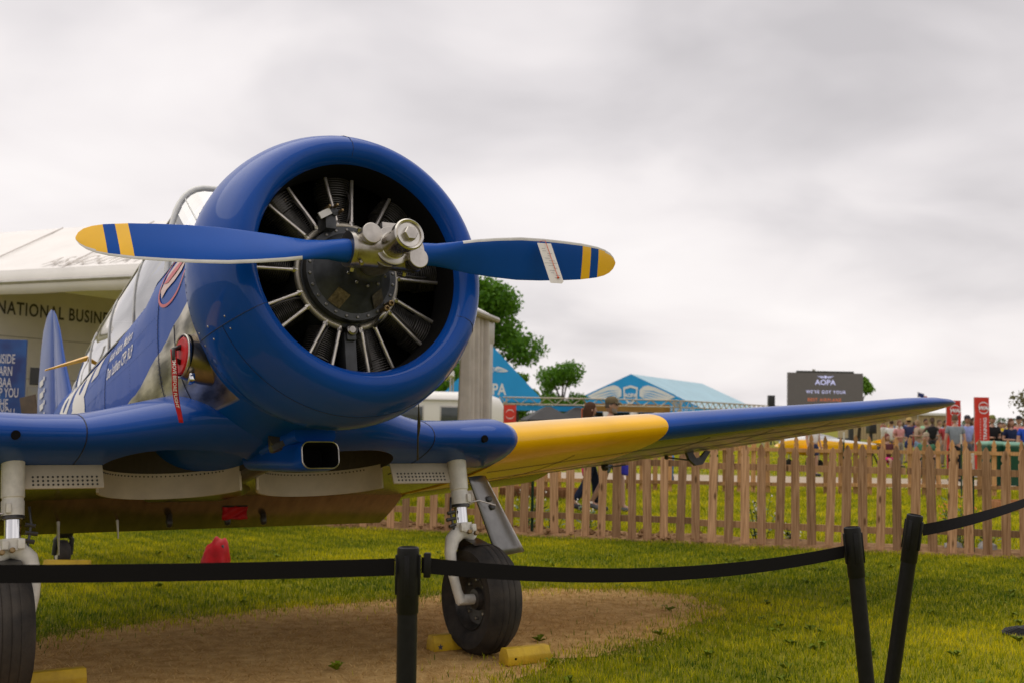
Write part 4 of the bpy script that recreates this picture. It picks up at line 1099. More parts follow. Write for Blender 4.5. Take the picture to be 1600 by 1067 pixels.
def cover(loc, sc, label):
    bm = bmesh.new(); bmesh.ops.create_icosphere(bm, subdivisions=4, radius=1)
    for v in bm.verts:
        p = v.co.copy(); d = noise.noise(p * 1.7) * .16 + noise.noise(p * 4.1) * .09 + abs(noise.noise(p * 7)) * .05
        top = max(0, p.z)
        v.co = p * (1 + d); v.co.x += top * .18
        if v.co.z < -.25: v.co.z = -.25 + (v.co.z + .25) * .1
        v.co.x *= sc[0]; v.co.y *= sc[1]; v.co.z = (v.co.z + .33) * sc[2]
    me = bpy.data.meshes.new('bag'); bm.to_mesh(me); bm.free(); me.materials.append(M_RED)
    me.polygons.foreach_set('use_smooth', [True] * len(me.polygons))
    e = empty('red_cover', loc, 0, label, 'cover', 'red covers under the airplane')
    o = bpy.data.objects.new('folded_cover', me); link(o, e)
    pts = [(sc[0] * (.55 + .35 * t), -sc[1] * (.55 - .5 * t), sc[2] * (1.12 - 1.0 * t)) for t in np.linspace(0, 1, 8)]
    MB().tube(pts, .012, 8).build('strap', M_BLK, e, smooth=True)
    return e
cover(on_ground(gnd(336, 902)), (.125, .11, .26), 'crumpled red cover lying on the grass left of the near black post')

# ------------------------------------------------------------------ belt stanchions
def stanchion(px, py, Y, ztop, lean, label, base=True):
    """px,py: top centre seen at depth Y; lean: (dx,dy) of the foot relative to the top"""
    top = at(px, py, Y); foot = Vector((top.x + lean[0], top.y + lean[1], 0))
    e = empty('belt_stanchion', foot, 0, label, 'stanchion', 'black belt stanchions')
    d = (top - foot); q = d.to_track_quat('Z', 'Y').to_matrix().to_4x4(); L = d.length
    def put(mb, name, m, **k):
        mb.v = [tuple(q @ Vector(v)) for v in mb.v]; return mb.build(name, m, e, **k)
    put(MB().lathe([(.03, .0305), (L - .20, .0305)], 40, 'z'), 'post', M_BPLAST, smooth=True, angle=40)
    hd = put(MB().lathe([(L - .20, .0320), (L - .197, .0335), (L - .012, .0335), (L - .004, .032), (L - .001, .028), (L - .006, .026), (L - .006, .0005)], 40, 'z'), 'head', M_BPLAST, smooth=True, angle=35)
    for a in (0, 90, 180, 270):
        c, s = math.cos(R(a)), math.sin(R(a))
        mb = MB()
        mb.box((.0345 * c, .0345 * s, L - .085), (.008 if abs(c) > .5 else .016, .008 if abs(s) > .5 else .016, .12))
        mb.v = [tuple(q @ Vector(v)) for v in mb.v]; mb.build('belt_clip', M_BPLAST, hd, bevel=.002)
    if base:
        MB().lathe([(0, .19), (.012, .19), (.022, .175), (.045, .06), (.06, .034)], 48, 'z', cap=(True, False)).build('base', M_BPLAST, e, smooth=True, angle=40)
        for r in (.165, .145, .125, .105):
            z = interp(r, [.06, .175], [.045, .022]) + .002
            MB().tube([(r * math.cos(t), r * math.sin(t), z) for t in np.linspace(0, 2 * math.pi, 49)], .004, 6).build('base_rib', M_BPLAST, e, smooth=True)
    return e, top, d.normalized()
e1, t1, d1 = stanchion(638, 853, 3.62, 1.03, (.01, .0), 'nearest black post in front of the wheel')
e2, t2, d2 = stanchion(1331, 822, 4.75, 1.03, (.10, .0), 'black post leaning left, its belt running left')
e3, t3, d3 = stanchion(1430, 803, 4.95, 1.05, (-.12, .1), 'black post leaning right, its belt running off to the right')
# belts
def belt(a, b, sag, label, w=.048, tw=0., n=40):
    e = empty('barrier_belt', (a + b) / 2 * 1, 0, label, 'belt', 'black barrier belts'); org = (a + b) / 2
    rows = []
    for k in range(n + 1):
        t = k / n; p = a.lerp(b, t) - Vector((0, 0, sag * 4 * t * (1 - t))) - org
        ang = tw * math.sin(math.pi * t) ; up = Vector((0, math.sin(ang), math.cos(ang)))
        rows.append([p - up * w / 2, p + up * w / 2])
    o = MB().rings(rows, closed=False).build('webbing', M_BELT, e, smooth=False, fix=False)
    so = o.modifiers.new('thickness', 'SOLIDIFY'); so.thickness = .0018
    return e
def clip_at(t, d, ang, z=-.083): return t + d * z + Vector((math.cos(R(ang)), math.sin(R(ang)), 0)) * .04
pl = at(-420, 893, 3.30)
belt(pl, clip_at(t1, d1, 180, -.062), .012, 'black belt stretched from the left edge to the near post', w=.052)
belt(clip_at(t1, d1, 0, -.055), clip_at(t2, d2, 180, -.10), .058, 'long black belt sagging between the near post and the left-leaning post')
pr = at(1790, 690, 5.9)
belt(clip_at(t3, d3, 0, -.065), pr, .06, 'black belt rising from the right-leaning post to the right edge', tw=.9)
MB()
c1 = clip_at(t1, d1, 0, -.055)
MB().box((.018, 0, 0), (.022, .02, .075)).build('belt_end', M_BPLAST, e1, bevel=.004, loc=c1 - e1.location)
b4 = gnd(1612, 992)
e4 = empty('belt_stanchion', b4, 0, 'black ribbed stanchion base at the right edge, its post out of the picture', 'stanchion', 'black belt stanchions')
MB().lathe([(0, .20), (.012, .20), (.024, .185), (.060, .06), (.08, .034), (.09, .0315), (.97, .0315), (1.0, .02)], 48, 'z', cap=(True, True)).build('base', M_BPLAST, e4, smooth=True, angle=40)
for r in (.18, .16, .14, .12, .10):
    z = interp(r, [.06, .185], [.060, .024]) + .002
    MB().tube([(r * math.cos(t), r * math.sin(t), z) for t in np.linspace(0, 2 * math.pi, 49)], .004, 6).build('base_rib', M_BPLAST, e4, smooth=True)

# ------------------------------------------------------------------ picket fences
def wood_material(name, c0, c1, knots=True):
    m = mat(name, c0, .8, 0, .2)
    n, l, b = nodes_of(m)
    tc = n.new('ShaderNodeTexCoord'); oi = n.new('ShaderNodeObjectInfo')
    cb = n.new('ShaderNodeVectorMath'); cb.operation = 'ADD'; l.new(tc.outputs['Object'], cb.inputs[0])
    cm = n.new('ShaderNodeCombineXYZ'); ml = n.new('ShaderNodeMath'); ml.operation = 'MULTIPLY'; ml.inputs[1].default_value = 37.; l.new(oi.outputs['Random'], ml.inputs[0])
    for i in range(3): l.new(ml.outputs[0], cm.inputs[i])
    l.new(cm.outputs[0], cb.inputs[1])
    mp = n.new('ShaderNodeMapping'); mp.inputs['Scale'].default_value = (60, 60, 2.5); l.new(cb.outputs[0], mp.inputs[0])
    g = n.new('ShaderNodeTexNoise'); g.inputs['Scale'].default_value = 1.; g.inputs['Detail'].default_value = 5; g.inputs['Distortion'].default_value = .6; l.new(mp.outputs[0], g.inputs['Vector'])
    r = n.new('ShaderNodeValToRGB'); e = r.color_ramp.elements; e[0].position = .3; e[0].color = (*[c * .68 for c in c0], 1); e[1].position = .7; e[1].color = (*c1, 1)
    l.new(g.outputs['Fac'], r.inputs[0])
    v = n.new('ShaderNodeTexVoronoi'); v.inputs['Scale'].default_value = 1.; mp2 = n.new('ShaderNodeMapping'); mp2.inputs['Scale'].default_value = (11, 11, 3.2); l.new(cb.outputs[0], mp2.inputs[0]); l.new(mp2.outputs[0], v.inputs['Vector'])
    kn = n.new('ShaderNodeMapRange'); kn.inputs[1].default_value = .10; kn.inputs[2].default_value = .20; l.new(v.outputs['Distance'], kn.inputs[0])
    hs = n.new('ShaderNodeHueSaturation'); l.new(r.outputs[0], hs.inputs['Color'])
    vr = n.new('ShaderNodeMapRange'); vr.inputs['To Min'].default_value = .55; vr.inputs['To Max'].default_value = 1.3; l.new(oi.outputs['Random'], vr.inputs[0]); l.new(vr.outputs[0], hs.inputs['Value'])
    mx = n.new('ShaderNodeMix'); mx.data_type = 'RGBA'; l.new(kn.outputs[0], mx.inputs[0]); mx.inputs[6].default_value = (*[c * .35 for c in c0], 1); l.new(hs.outputs[0], mx.inputs[7])
    l.new(mx.outputs[2], b.inputs['Base Color'])
    bp = n.new('ShaderNodeBump'); bp.inputs['Strength'].default_value = .25; bp.inputs['Distance'].default_value = .004; l.new(g.outputs['Fac'], bp.inputs['Height']); l.new(bp.outputs[0], b.inputs['Normal'])
    return m
M_PICK = wood_material('weathered cedar', (.42, .215, .098), (.62, .37, .205))
M_PICK2 = wood_material('raw cedar', (.46, .235, .085), (.64, .36, .16))
def picket_mesh(w, h, t, point=.11):
    q = w / 2; n_ = h - point - .045
    prof = [(-q, 0), (q, 0), (q, n_ - .02), (q * .72, n_ - .008), (q * .70, n_ + .012), (q * .98, n_ + .03), (q * .92, n_ + .06), (q * .35, h - .02), (0, h), (-q * .35, h - .02), (-q * .92, n_ + .06), (-q * .98, n_ + .03), (-q * .70, n_ + .012), (-q * .72, n_ - .008), (-q, n_ - .02)]
    return prof
pick_me = [MB().prism(picket_mesh(.099 + dw, 1.20 + dh, .016), .016).mesh('picket', M_PICK) for dw, dh in ((0, 0), (.004, .02), (-.004, -.02))]
fence = empty('picket_fence', FA, math.atan2(FD.y, FD.x), 'weathered wooden picket fence at the far edge of the near lawn', 'fence')
Lf = (FB - FA).length; pitch = .192; k = 0
sx = .05
while sx < Lf:
    o = inst('picket', pick_me[random.randrange(3)], fence, loc=(sx, 0, .012 + random.uniform(-.02, .015)), rot=(random.uniform(-.01, .01), random.gauss(0, .016), random.uniform(-.06, .06)))
    sx += pitch + random.uniform(-.008, .008); k += 1
seg = 2.4; i = 0
while i * seg < Lf:
    a, b_ = i * seg, min((i + 1) * seg, Lf)
    for z in (.255, .93):
        inst('rail', MB().box((0, 0, 0), (b_ - a - .01, .036, .075)).mesh('rail', wood_material('rail cedar', (.36, .19, .09), (.48, .28, .145))), fence, loc=((a + b_) / 2, .028, z + random.uniform(-.012, .012)), rot=(0, random.uniform(-.004, .004), 0))
    i += 1
M_TPOST = mat('green steel post', (.010, .045, .022), .5, 0, .4, var=.3, vscale=20)
M_TTOP = mat('white post top', (.60, .57, .50), .6, var=.3, vscale=60)
def tpost(parent, x, y, h):
    p = MB().box((0, 0, h / 2 - .1), (.034, .006, h - .2)).box((0, .014, h / 2 - .1), (.006, .03, h - .2))
    for q in range(int(h / .06) - 3): p.box((0, -.006, .08 + q * .055), (.012, .010, .018))
    o = p.build('steel_post', M_TPOST, parent, loc=(x, y, 0))
    tp_ = MB().box((0, 0, h - .1), (.0345, .0065, .2)).box((0, .014, h - .1), (.0065, .031, .2))
    tp_.build('post_top', M_TTOP, o)
for px in (520, 850, 1167, 1516):
    g_ = gnd(px, 845); s_ = ((gnd(px, interp(px, [400, 1600], [806, 868])) - FA).dot(FD)); tpost(fence, s_, .07, 1.15)
# second fence
F2A, F2B = Vector((-3.0, 24.15, 0)), Vector((18.0, 24.6, 0)); F2D = (F2B - F2A).normalized()
pick2 = [MB().prism(picket_mesh(.095, 1.20 + dh, .016), .016).mesh('picket', M_PICK2) for dh in (0, .02, -.02)]
fence2 = empty('picket_fence', F2A, math.atan2(F2D.y, F2D.x), 'second picket fence of paler wood, farther off along the gravel path', 'fence')
sx = 0; L2 = (F2B - F2A).length
while sx < L2:
    inst('picket', pick2[random.randrange(3)], fence2, loc=(sx, 0, .01 + random.uniform(-.02, .02)), rot=(0, random.uniform(-.02, .02), 0)); sx += .285 + random.uniform(-.02, .02)
for i in range(9):
    for z in (.22, .90):
        inst('rail', MB().box((0, 0, 0), (2.38, .04, .075)).mesh('rail', M_PICK2), fence2, loc=(1.2 + i * 2.4, -.03, z + random.uniform(-.02, .02)), rot=(0, random.uniform(-.006, .006), 0))
for px in (1120, 1318, 1503):
    g_ = at(px, 700, 24.3); tpost(fence2, (Vector((g_.x, 24.3, 0)) - F2A).dot(F2D), -.08, 1.3)

# ------------------------------------------------------------------ beds: planters, flowers
M_PLANK = wood_material('planter timber', (.30, .12, .045), (.42, .20, .085))
def planter(loc, rz, L, w, h, label):
    e = empty('planter_box', loc, rz, label, 'planter', 'timber planter boxes')
    for s in (-1, 1):
        MB().box((0, s * w / 2, h / 2), (L, .035, h)).build('plank', M_PLANK, e, bevel=.003)
        MB().box((s * L / 2, 0, h / 2), (.035, w - .05, h)).build('plank', M_PLANK, e, bevel=.003)
    MB().box((0, 0, h - .06), (L - .05, w - .05, .03)).build('soil', M_EARTH, e)
planter(gnd(1625, 800), R(4), 1.6, .8, .19, 'brown timber planter box behind the fence at the right edge')
planter(gnd(850, 778), R(-12), 1.5, .7, .19, 'timber planter box behind the fence left of the walking couple')
M_STEM = mat('plant stem', (.05, .10, .012), .6, var=.3, vscale=8)
M_LEAF = mat('plant leaf', (.045, .105, .012), .5, var=.45, vscale=10)
M_PET = mat('white petal', (.70, .68, .58), .6); M_ORG = mat('orange petal', (.75, .25, .02), .6)
def plant(loc, h, n, spread, pet, label, name='flowering_plant'):
    e = empty(name, loc, 0, label, 'plant', 'flowers along the fence')
    ms, ml_, mp_ = MB(), MB(), MB()
    for _ in range(n):
        a = random.uniform(0, 6.28); r = spread * random.random() ** .5; hh = h * random.uniform(.55, 1)
        p0 = Vector((.3 * r * math.cos(a), .3 * r * math.sin(a), 0)); p1 = Vector((r * math.cos(a), r * math.sin(a), hh))
        pts = [p0.lerp(p1, t) + Vector((0, 0, .06 * math.sin(3.14 * t))) for t in np.linspace(0, 1, 5)]
        ms.tube(pts, [.005, .004, .0035, .003, .002], 5)
        for q in range(9):
            t = random.uniform(.05, .9); c = p0.lerp(p1, t); b_ = random.uniform(0, 6.28); L = random.uniform(.05, .11); d = Vector((math.cos(b_), math.sin(b_), random.uniform(-.2, .6))); s = Vector((-d.y, d.x, 0)) * L * .22
            ml_.add([c, c + d * L * .5 + s, c + d * L, c + d * L * .5 - s], [(0, 1, 2, 3)])
        for q in range(random.randint(1, 4) if pet else 0):
            c = p1 + Vector((random.gauss(0, .03), random.gauss(0, .03), random.uniform(-.12, .02)))
            for z in range(5):
                b_ = z * 1.257; d = Vector((math.cos(b_), math.sin(b_) * .6, math.sin(b_) * .7)) * .018; s = Vector((-math.sin(b_), math.cos(b_), .3)) * .007
                mp_.add([c, c + d * .6 + s, c + d, c + d * .6 - s], [(0, 1, 2, 3)])
    ms.build('stem', M_STEM, e, smooth=True); l_ = ml_.build('leaf', M_LEAF, e, fix=False); l_['kind'] = 'stuff'
    if pet: o = mp_.build('blossom', pet, e, fix=False); o['kind'] = 'stuff'
def bed(px, off=.42):
    s_ = (gnd(px, interp(px, [400, 1600], [806, 868])) - FA).dot(FD); return FA + FD * s_ + FN * off + Vector((0, 0, .03))
plant(bed(1190), .60, 14, .28, M_PET, 'tall white-flowered plant behind the fence beneath the wing bracket')
plant(bed(1238, .5), .20, 8, .13, M_PET, 'low white-flowered plant at the foot of the fence')
plant(bed(918, .6), .40, 10, .16, M_PET, 'white-flowered plant at the feet of the walking couple')
plant(bed(828, .6), .55, 12, .25, M_PET, 'white-flowered plant behind the fence near the silver strut door')
plant(bed(1500, .5), .72, 16, .22, M_ORG, 'leafy orange-flowered plant against the fence post at right')
plant(bed(1545, .4), .25, 8, .12, None, 'small leafy plant low behind the fence at right')
plant(bed(870, .5), .30, 8, .2, None, 'dark green leafy clump behind the fence left of the couple')
# clods along the bed
mb = MB()
for _ in range(900):
    s_ = random.uniform(3, 14.5) ; p = FA + FD * s_ + FN * random.uniform(-.05, .7); r = random.uniform(.012, .045)
    pts = [Vector((random.gauss(0, 1), random.gauss(0, 1), random.gauss(0, 1))).normalized() * r * random.uniform(.7, 1.2) for _ in range(4)]
    c = Vector((p.x, p.y, .03 + .05 * random.random()))
    o6 = [Vector((r, 0, 0)), Vector((-r, 0, 0)), Vector((0, r, 0)), Vector((0, -r, 0)), Vector((0, 0, r * .8)), Vector((0, 0, -r))]
    o6 = [c + v * random.uniform(.6, 1.2) for v in o6]
    mb.add(o6, [(0, 2, 4), (2, 1, 4), (1, 3, 4), (3, 0, 4), (2, 0, 5), (1, 2, 5), (3, 1, 5), (0, 3, 5)])
tag(mb.build('soil_clods', M_EARTH, fix=False), 'brown clods of turned earth along the fence', 'soil', kind='stuff')
# pale stones showing under the fence
for px, lb in ((1488, 'pale flat stone under the fence left of the green post'), (1541, 'pale flat stone under the fence right of the green post')):
    p = bed(px, .25); bm = bmesh.new(); bmesh.ops.create_icosphere(bm, subdivisions=2, radius=1)
    for v in bm.verts: v.co = Vector((v.co.x * .11, v.co.y * .08, v.co.z * .09 + .05)) * (1 + .25 * noise.noise(v.co * 2 + Vector((px, 0, 0))))
    me = bpy.data.meshes.new('stone'); bm.to_mesh(me); bm.free(); me.materials.append(mat('pale stone', (.34, .33, .32), .85, var=.25, vscale=14))
    o = bpy.data.objects.new('bed_stone', me); link(o); o.location = p - Vector((0, 0, .02)); tag(o, lb, 'stone', 'stones in the flower bed')
# ------------------------------------------------------------------ exhibition tent with lettered wall (left)
M_VINYL = mat('white tent vinyl', (.78, .745, .71), .5, 0, .4, var=.05, vscale=1.5, bump=.06, bscale=2)
M_TALU = mat('tent aluminium', (.45, .43, .40), .45, .6, var=.1, vscale=6)
M_DRAPE = mat('grey beige drape', (.54, .49, .44), .8, 0, .2, var=.12, vscale=3)
M_WALL = mat('white wall panel', (.64, .60, .55), .6, 0, .3, var=.05, vscale=2)
M_DKTXT = mat('dark grey lettering', (.055, .050, .048), .6)
M_FADED = mat('faded lettering', (.44, .40, .36), .7)
TC = Vector((-2.40, 15.95, 0)); DL = Vector((-.9, .436, 0)).normalized(); DR = Vector((.436, .9, 0)).normalized(); UZ = Vector((0, 0, 1))
tent = empty('exhibition_tent', TC, 0, 'large white exhibition tent behind the blue airplane', 'tent')
def T(a, b, z): return DL * a + DR * b + UZ * z          # tent coordinates: along the front, into the depth, up
TLEN, TWID, EAVE, VAL, RIDGE = 13., 4.62, 3.22, .38, 4.72
rr = []
for a in np.concatenate([np.linspace(-.12, 2.4, 14), np.linspace(2.7, TLEN, 34)]):
    row = []
    for b_ in np.linspace(-.12, TWID + .12, 17):
        t = abs(b_ - TWID / 2) / (TWID / 2); z = lerp(RIDGE, EAVE + VAL if b_ < TWID / 2 else 3.15, t) - .05 * math.sin(math.pi * min(1, t)) * (1 - .8 * abs(math.sin(math.pi * a / 2.6)))
        z = min(z, lerp(EAVE + VAL, 3.15, max(0, min(1, b_ / TWID))) + max(0, a + .12) * .52)
        row.append(T(a, b_, z))
    rr.append(row)
MB().rings(rr, closed=False).build('roof', M_VINYL, tent, smooth=True)
def valance(p0, p1, name='valance'):
    n_ = 40; rows = []
    for k in range(n_ + 1):
        p = p0.lerp(p1, k / n_); rows.append([p + UZ * (EAVE + .006 * math.sin(k)), p + UZ * (EAVE + VAL * .45), p + UZ * (EAVE + VAL)])
    o = MB().rings(rows, closed=False).build(name, M_VINYL, tent, smooth=True); so = o.modifiers.new('t', 'SOLIDIFY'); so.thickness = .02
    MB().tube([p0 + UZ * (EAVE + VAL * .5), p1 + UZ * (EAVE + VAL * .5)], .035, 8).build('eave_bar', M_TALU, tent)
valance(T(-.14, -.14, 0), T(TLEN, -.14, 0)); 
MB().tube([T(-.1, -.1, EAVE + VAL - .05), T(-.1, TWID + .1, 3.10)], .05, 8).build('end_beam', M_TALU, tent)
for a in (0, 2.8, 9.4, 12.9):
    for b_ in (0, TWID):
        MB().box(T(a, b_, 1.5), (.13, .09, 3.0), Matrix.Rotation(math.atan2(DR.y, DR.x), 3, 'Z')).build('leg', M_TALU, tent, bevel=.008)
    if a > 1: MB().tube([T(a, -.1, EAVE + VAL - .06), T(a, TWID / 2, RIDGE - .06), T(a, TWID + .1, 3.05)], .05, 8).build('rafter', M_TALU, tent)
MB().box(T(0, TWID - .02, 2.92), (.10, .26, .46), Matrix.Rotation(math.atan2(DL.y, DL.x), 3, 'Z')).build('corner_plate', M_TALU, tent, bevel=.02)
def drape(a0, b0, a1, b1, z0, z1, waves, amp, label='drape'):
    rows = []; n_ = waves * 10
    for k in range(n_ + 1):
        t = k / n_; c = T(lerp(a0, a1, t), lerp(b0, b1, t), 0); nrm = Vector((DL.x, DL.y, 0)) if abs(b1 - b0) > abs(a1 - a0) else Vector((DR.x, DR.y, 0))
        o = amp * (1.6 * noise.noise(Vector((t * waves * 2.2, 1.7, 0))) + .7 * math.sin(t * waves * 6.283 + 3 * noise.noise(Vector((t * 3, 5, 0))))); row = []
        for z in np.linspace(z0, z1, 8): row.append(c + nrm * o * (.5 + .5 * (z1 - z) / (z1 - z0)) + UZ * z)
        rows.append(row)
    MB().rings(rows, closed=False).build(label, M_DRAPE, tent, smooth=True)
drape(.02, TWID - .85, .02, TWID - .12, .03, 3.12, 5, .13)
# lettered partition wall under the roof
wa, wb0, wb1 = 6.72, .30, 4.75
wall = empty('booth_wall', TC + T(wa, wb0, 0), 0, 'white booth wall lettered in dark capitals under the tent roof', 'wall')
WO = T(wa, wb0, 0)
def Wp(b_, z, d=0.): return DR * b_ + UZ * z - DL * d
MB().add([Wp(0, 0), Wp(4.45, 0), Wp(4.45, 3.45), Wp(0, 3.45), Wp(0, 0, -.12), Wp(4.45, 0, -.12), Wp(4.45, 3.45, -.12), Wp(0, 3.45, -.12)], [(0, 1, 2, 3), (7, 6, 5, 4), (0, 4, 5, 1), (1, 5, 6, 2), (2, 6, 7, 3), (3, 7, 4, 0)]).build('panel', M_WALL, wall)
MB().add([Wp(-2.6, 0, -.01), Wp(-.004, 0, -.01), Wp(-.004, 3.45, -.01), Wp(-2.6, 3.45, -.01)], [(0, 1, 2, 3)]) # spare
for z in (1.95, 2.62):
    MB().tube([Wp(0, z, .004), Wp(4.45, z, .004)], .006, 6).build('panel_joint', mat('joint grey', (.30, .28, .25), .6), wall)
flat_text('lettering', 'NATIONAL BUSINESS', wall, M_DKTXT, frame(Wp(-.08, 2.98, .006), DR, UZ), .30, .86, align='LEFT', bold=.006, spacing=1.12)
for b0, b1, z0, z1 in ((.66, 1.02, 1.85, 2.14), (1.75, 2.3, 1.85, 2.14)):
    MB().add([Wp(b0, z0, .01), Wp(b1, z0, .01), Wp(b1, z1, .01), Wp(b0, z1, .01)], [(0, 1, 2, 3)]).build('window', mat('dark window', (.02, .02, .018), .15), wall)
MB().add([Wp(.62, 1.3, .012), Wp(1.05, 1.3, .012), Wp(1.05, 1.82, .012), Wp(.62, 1.82, .012)], [(0, 1, 2, 3)]).build('poster', mat('pale poster', (.50, .50, .56), .6, col2=(.60, .55, .38), vscale=3), wall)
mb = ellipse_mb(.17, .06); mb.v = [tuple(Wp(3.0, 3.30, .012) + DR * a * 1.0 + UZ * b_) for a, b_, _ in mb.v]; mb.build('round_logo', mat('navy logo', (.012, .03, .10), .5), wall, fix=False)
# roof lettering along the lower slope
ru = (T(0, TWID / 2, RIDGE) - T(0, 0, EAVE + VAL)).normalized()
pA = at(4, 412, 17.9) - TC; aA = pA.dot(DL)
flat_text('roof_lettering', 'ASSOCIATION', tent, M_FADED, frame(T(aA, 0, EAVE + VAL) + ru * .18 + UZ * .03, -DL, ru), .52, .70, align='LEFT', spacing=1.25, bold=.004)
for a in np.arange(3.0, 12.6, 2.15):
    MB().tube([T(a, .02, EAVE + VAL + .005), T(a + .25, TWID / 2, RIDGE + .005)], .012, 6).build('roof_seam', mat('seam shade', (.60, .56, .52), .7), tent)
# blue information panel
sp = at(36, 640, 17.2)
sign = empty('information_panel', (sp.x - .48, sp.y, 0), R(6), 'blue information panel with white capitals at the left edge', 'sign')
def sign_material():
    m = mat('blue panel print', (.008, .045, .22), .45)
    n, l, b = nodes_of(m); tc = n.new('ShaderNodeTexCoord'); t = n.new('ShaderNodeTexNoise'); t.inputs['Scale'].default_value = 2.2; l.new(tc.outputs['Object'], t.inputs['Vector'])
    r = n.new('ShaderNodeValToRGB'); e = r.color_ramp.elements; e[0].position = .35; e[0].color = (.006, .020, .13, 1); e[1].position = .68; e[1].color = (.012, .10, .34, 1); l.new(t.outputs['Fac'], r.inputs[0]); l.new(r.outputs[0], b.inputs['Base Color']); return m
MB().box((0, 0, 1.22), (.96, .06, 2.44)).build('panel', sign_material(), sign, bevel=.006)
for py, body, ex in ((567, 'INSIDE', 21), (586, 'LEARN', 17), (604, 'NBAA', 15), (620, 'HELP YOU', 26), (637, 'THE', 10), (652, 'INSIDE YOU', 20)):
    w_ = at(ex, py, 17.15)
    flat_text('lettering', body, sign, mat('sign lettering', (.50, .48, .55), .5), frame(((w_.x - sign.location.x), -.034, w_.z), (1, 0, 0), (0, 0, 1)), .19, .50, align='RIGHT', bold=.003)
# brown folding easel by the panel
ez = at(50, 655, 16.2)
es = empty('wooden_easel', (ez.x, ez.y, 0), R(-20), 'dark brown tilted wooden easel board beside the blue panel', 'easel')
M_BRN = mat('dark brown wood', (.065, .040, .022), .6, var=.3, vscale=6)
MB().box((0, 0, 1.18), (.26, .03, .90), Matrix.Rotation(R(-12), 3, 'Y') ).build('board', M_BRN, es, bevel=.004)
for s in (-1, 1): MB().tube([(s * .10, 0, 1.2), (s * .2, -.12, 0)], .016, 8).build('leg', M_BRN, es)
MB().tube([(0, .02, 1.2), (0, .35, 0)], .016, 8).build('leg', M_BRN, es)
MB().box((-.12, -.02, .98), (.16, .05, .10)).build('ledge', M_BRN, es)

# ------------------------------------------------------------------ middle distance: camper, tents, truss, banners
def camper():
    c = gx(640, 46); e = empty('camper_trailer', (c.x, 46, 0), R(4), 'white rounded camper trailer behind the tent drape', 'trailer')
    rings = []
    for x, s in ((-3.6, .55), (-3.45, .78), (-3.0, .93), (-2.2, 1), (0, 1), (2.2, 1), (3.0, .93), (3.45, .78), (3.6, .55)):
        ring = []
        for k in range(32):
            a = 2 * math.pi * k / 32; cc, ss = math.cos(a), math.sin(a); ring.append((x, 1.2 * s * math.copysign(abs(cc) ** .45, cc), 1.42 + (1.02 * s) * math.copysign(abs(ss) ** .5, ss)))
        rings.append(ring)
    body = MB().rings(rings).build('body', mat('white trailer skin', (.74, .72, .68), .35, 0, .5, .3), e, smooth=True, angle=50)
    for x0, x1 in ((-3.0, -2.2), (-2.0, -.7), (-.55, .5), (1.2, 1.9)):
        MB().box(((x0 + x1) / 2, -1.2, 1.52), (x1 - x0, .04, .62)).build('window', mat('grey window', (.06, .07, .075), .1), body, bevel=.05)
        MB().box(((x0 + x1) / 2, -1.195, 1.52), (x1 - x0 + .1, .03, .72)).build('window_frame', M_TALU, body, bevel=.05)
    MB().box((.2, 0, 2.52), (1.1, .7, .22)).build('roof_unit', mat('white plastic', (.66, .65, .63), .5), e, bevel=.08)
    MB().tube([(-3.0, -1.24, 2.1), (2.8, -1.24, 2.1)], .05, 8).build('awning_roll', mat('awning grey', (.5, .48, .45), .6), e)
    for x in (-.6, .5): MB().lathe([(-.1, .2), (-.11, .3), (-.07, .34), (.07, .34), (.11, .3), (.1, .2)], 24, 'y', (x, -1.0, .34), cap=(True, True)).build('wheel', M_RUB, e, smooth=True, angle=40)
camper()
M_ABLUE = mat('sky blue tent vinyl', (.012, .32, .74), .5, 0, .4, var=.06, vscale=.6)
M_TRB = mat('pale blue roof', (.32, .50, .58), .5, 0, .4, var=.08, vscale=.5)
M_W = mat('white print', (.74, .75, .77), .5)
def wings_emblem(parent, M, w, name='winged_emblem', word=True):
    """white winged shield: five long feathers a side, drawn as thin relief"""
    mb = MB(); sl = MB()
    up = [(.135, .085), (.19, .135), (.26, .150), (.36, .125), (.48, .075), (.66, -.01)]; lo = [(.135, -.005), (.19, -.035), (.27, -.055), (.36, -.062), (.46, -.058), (.58, -.045)]
    for s in (-1, 1):
        mb.add([M @ Vector((s * a * w, b_ * w, 0)) for a, b_ in up + lo], [(k, k + 1, k + 7, k + 6) for k in range(5)])
        for k, (q0, q1) in enumerate((((.17, .075), (.60, -.015)), ((.17, .045), (.53, -.032)), ((.17, .018), (.45, -.040)), ((.175, -.008), (.36, -.046)))):
            sl.add([M @ Vector((s * a * w, b_ * w, .01)) for a, b_ in (q0, ((q0[0] + q1[0]) / 2 - .05, (q0[1] + q1[1]) / 2 + .042 - k * .008), q1, ((q0[0] + q1[0]) / 2 - .05, (q0[1] + q1[1]) / 2 + .026 - k * .008))], [(0, 1, 2, 3)])
    sl.build('feather_lines', M_ABLUE, parent, fix=False)
    out = [(-.11, .12), (0, .15), (.11, .12), (.10, -.04), (0, -.14), (-.10, -.04)]; inn = [(a * .78, b_ * .78) for a, b_ in out]
    mb.add([M @ Vector((a * w, b_ * w, 0)) for a, b_ in out + inn], [(i, (i + 1) % 6, (i + 1) % 6 + 6, i + 6) for i in range(6)])
    o = mb.build(name, M_W, parent, fix=False)
    if word: flat_text('emblem_word', 'AOPA', parent, M_W, M @ Matrix.Translation((0, -.02 * w, 0)), .075 * w, .9, bold=.004 * w)
    return o
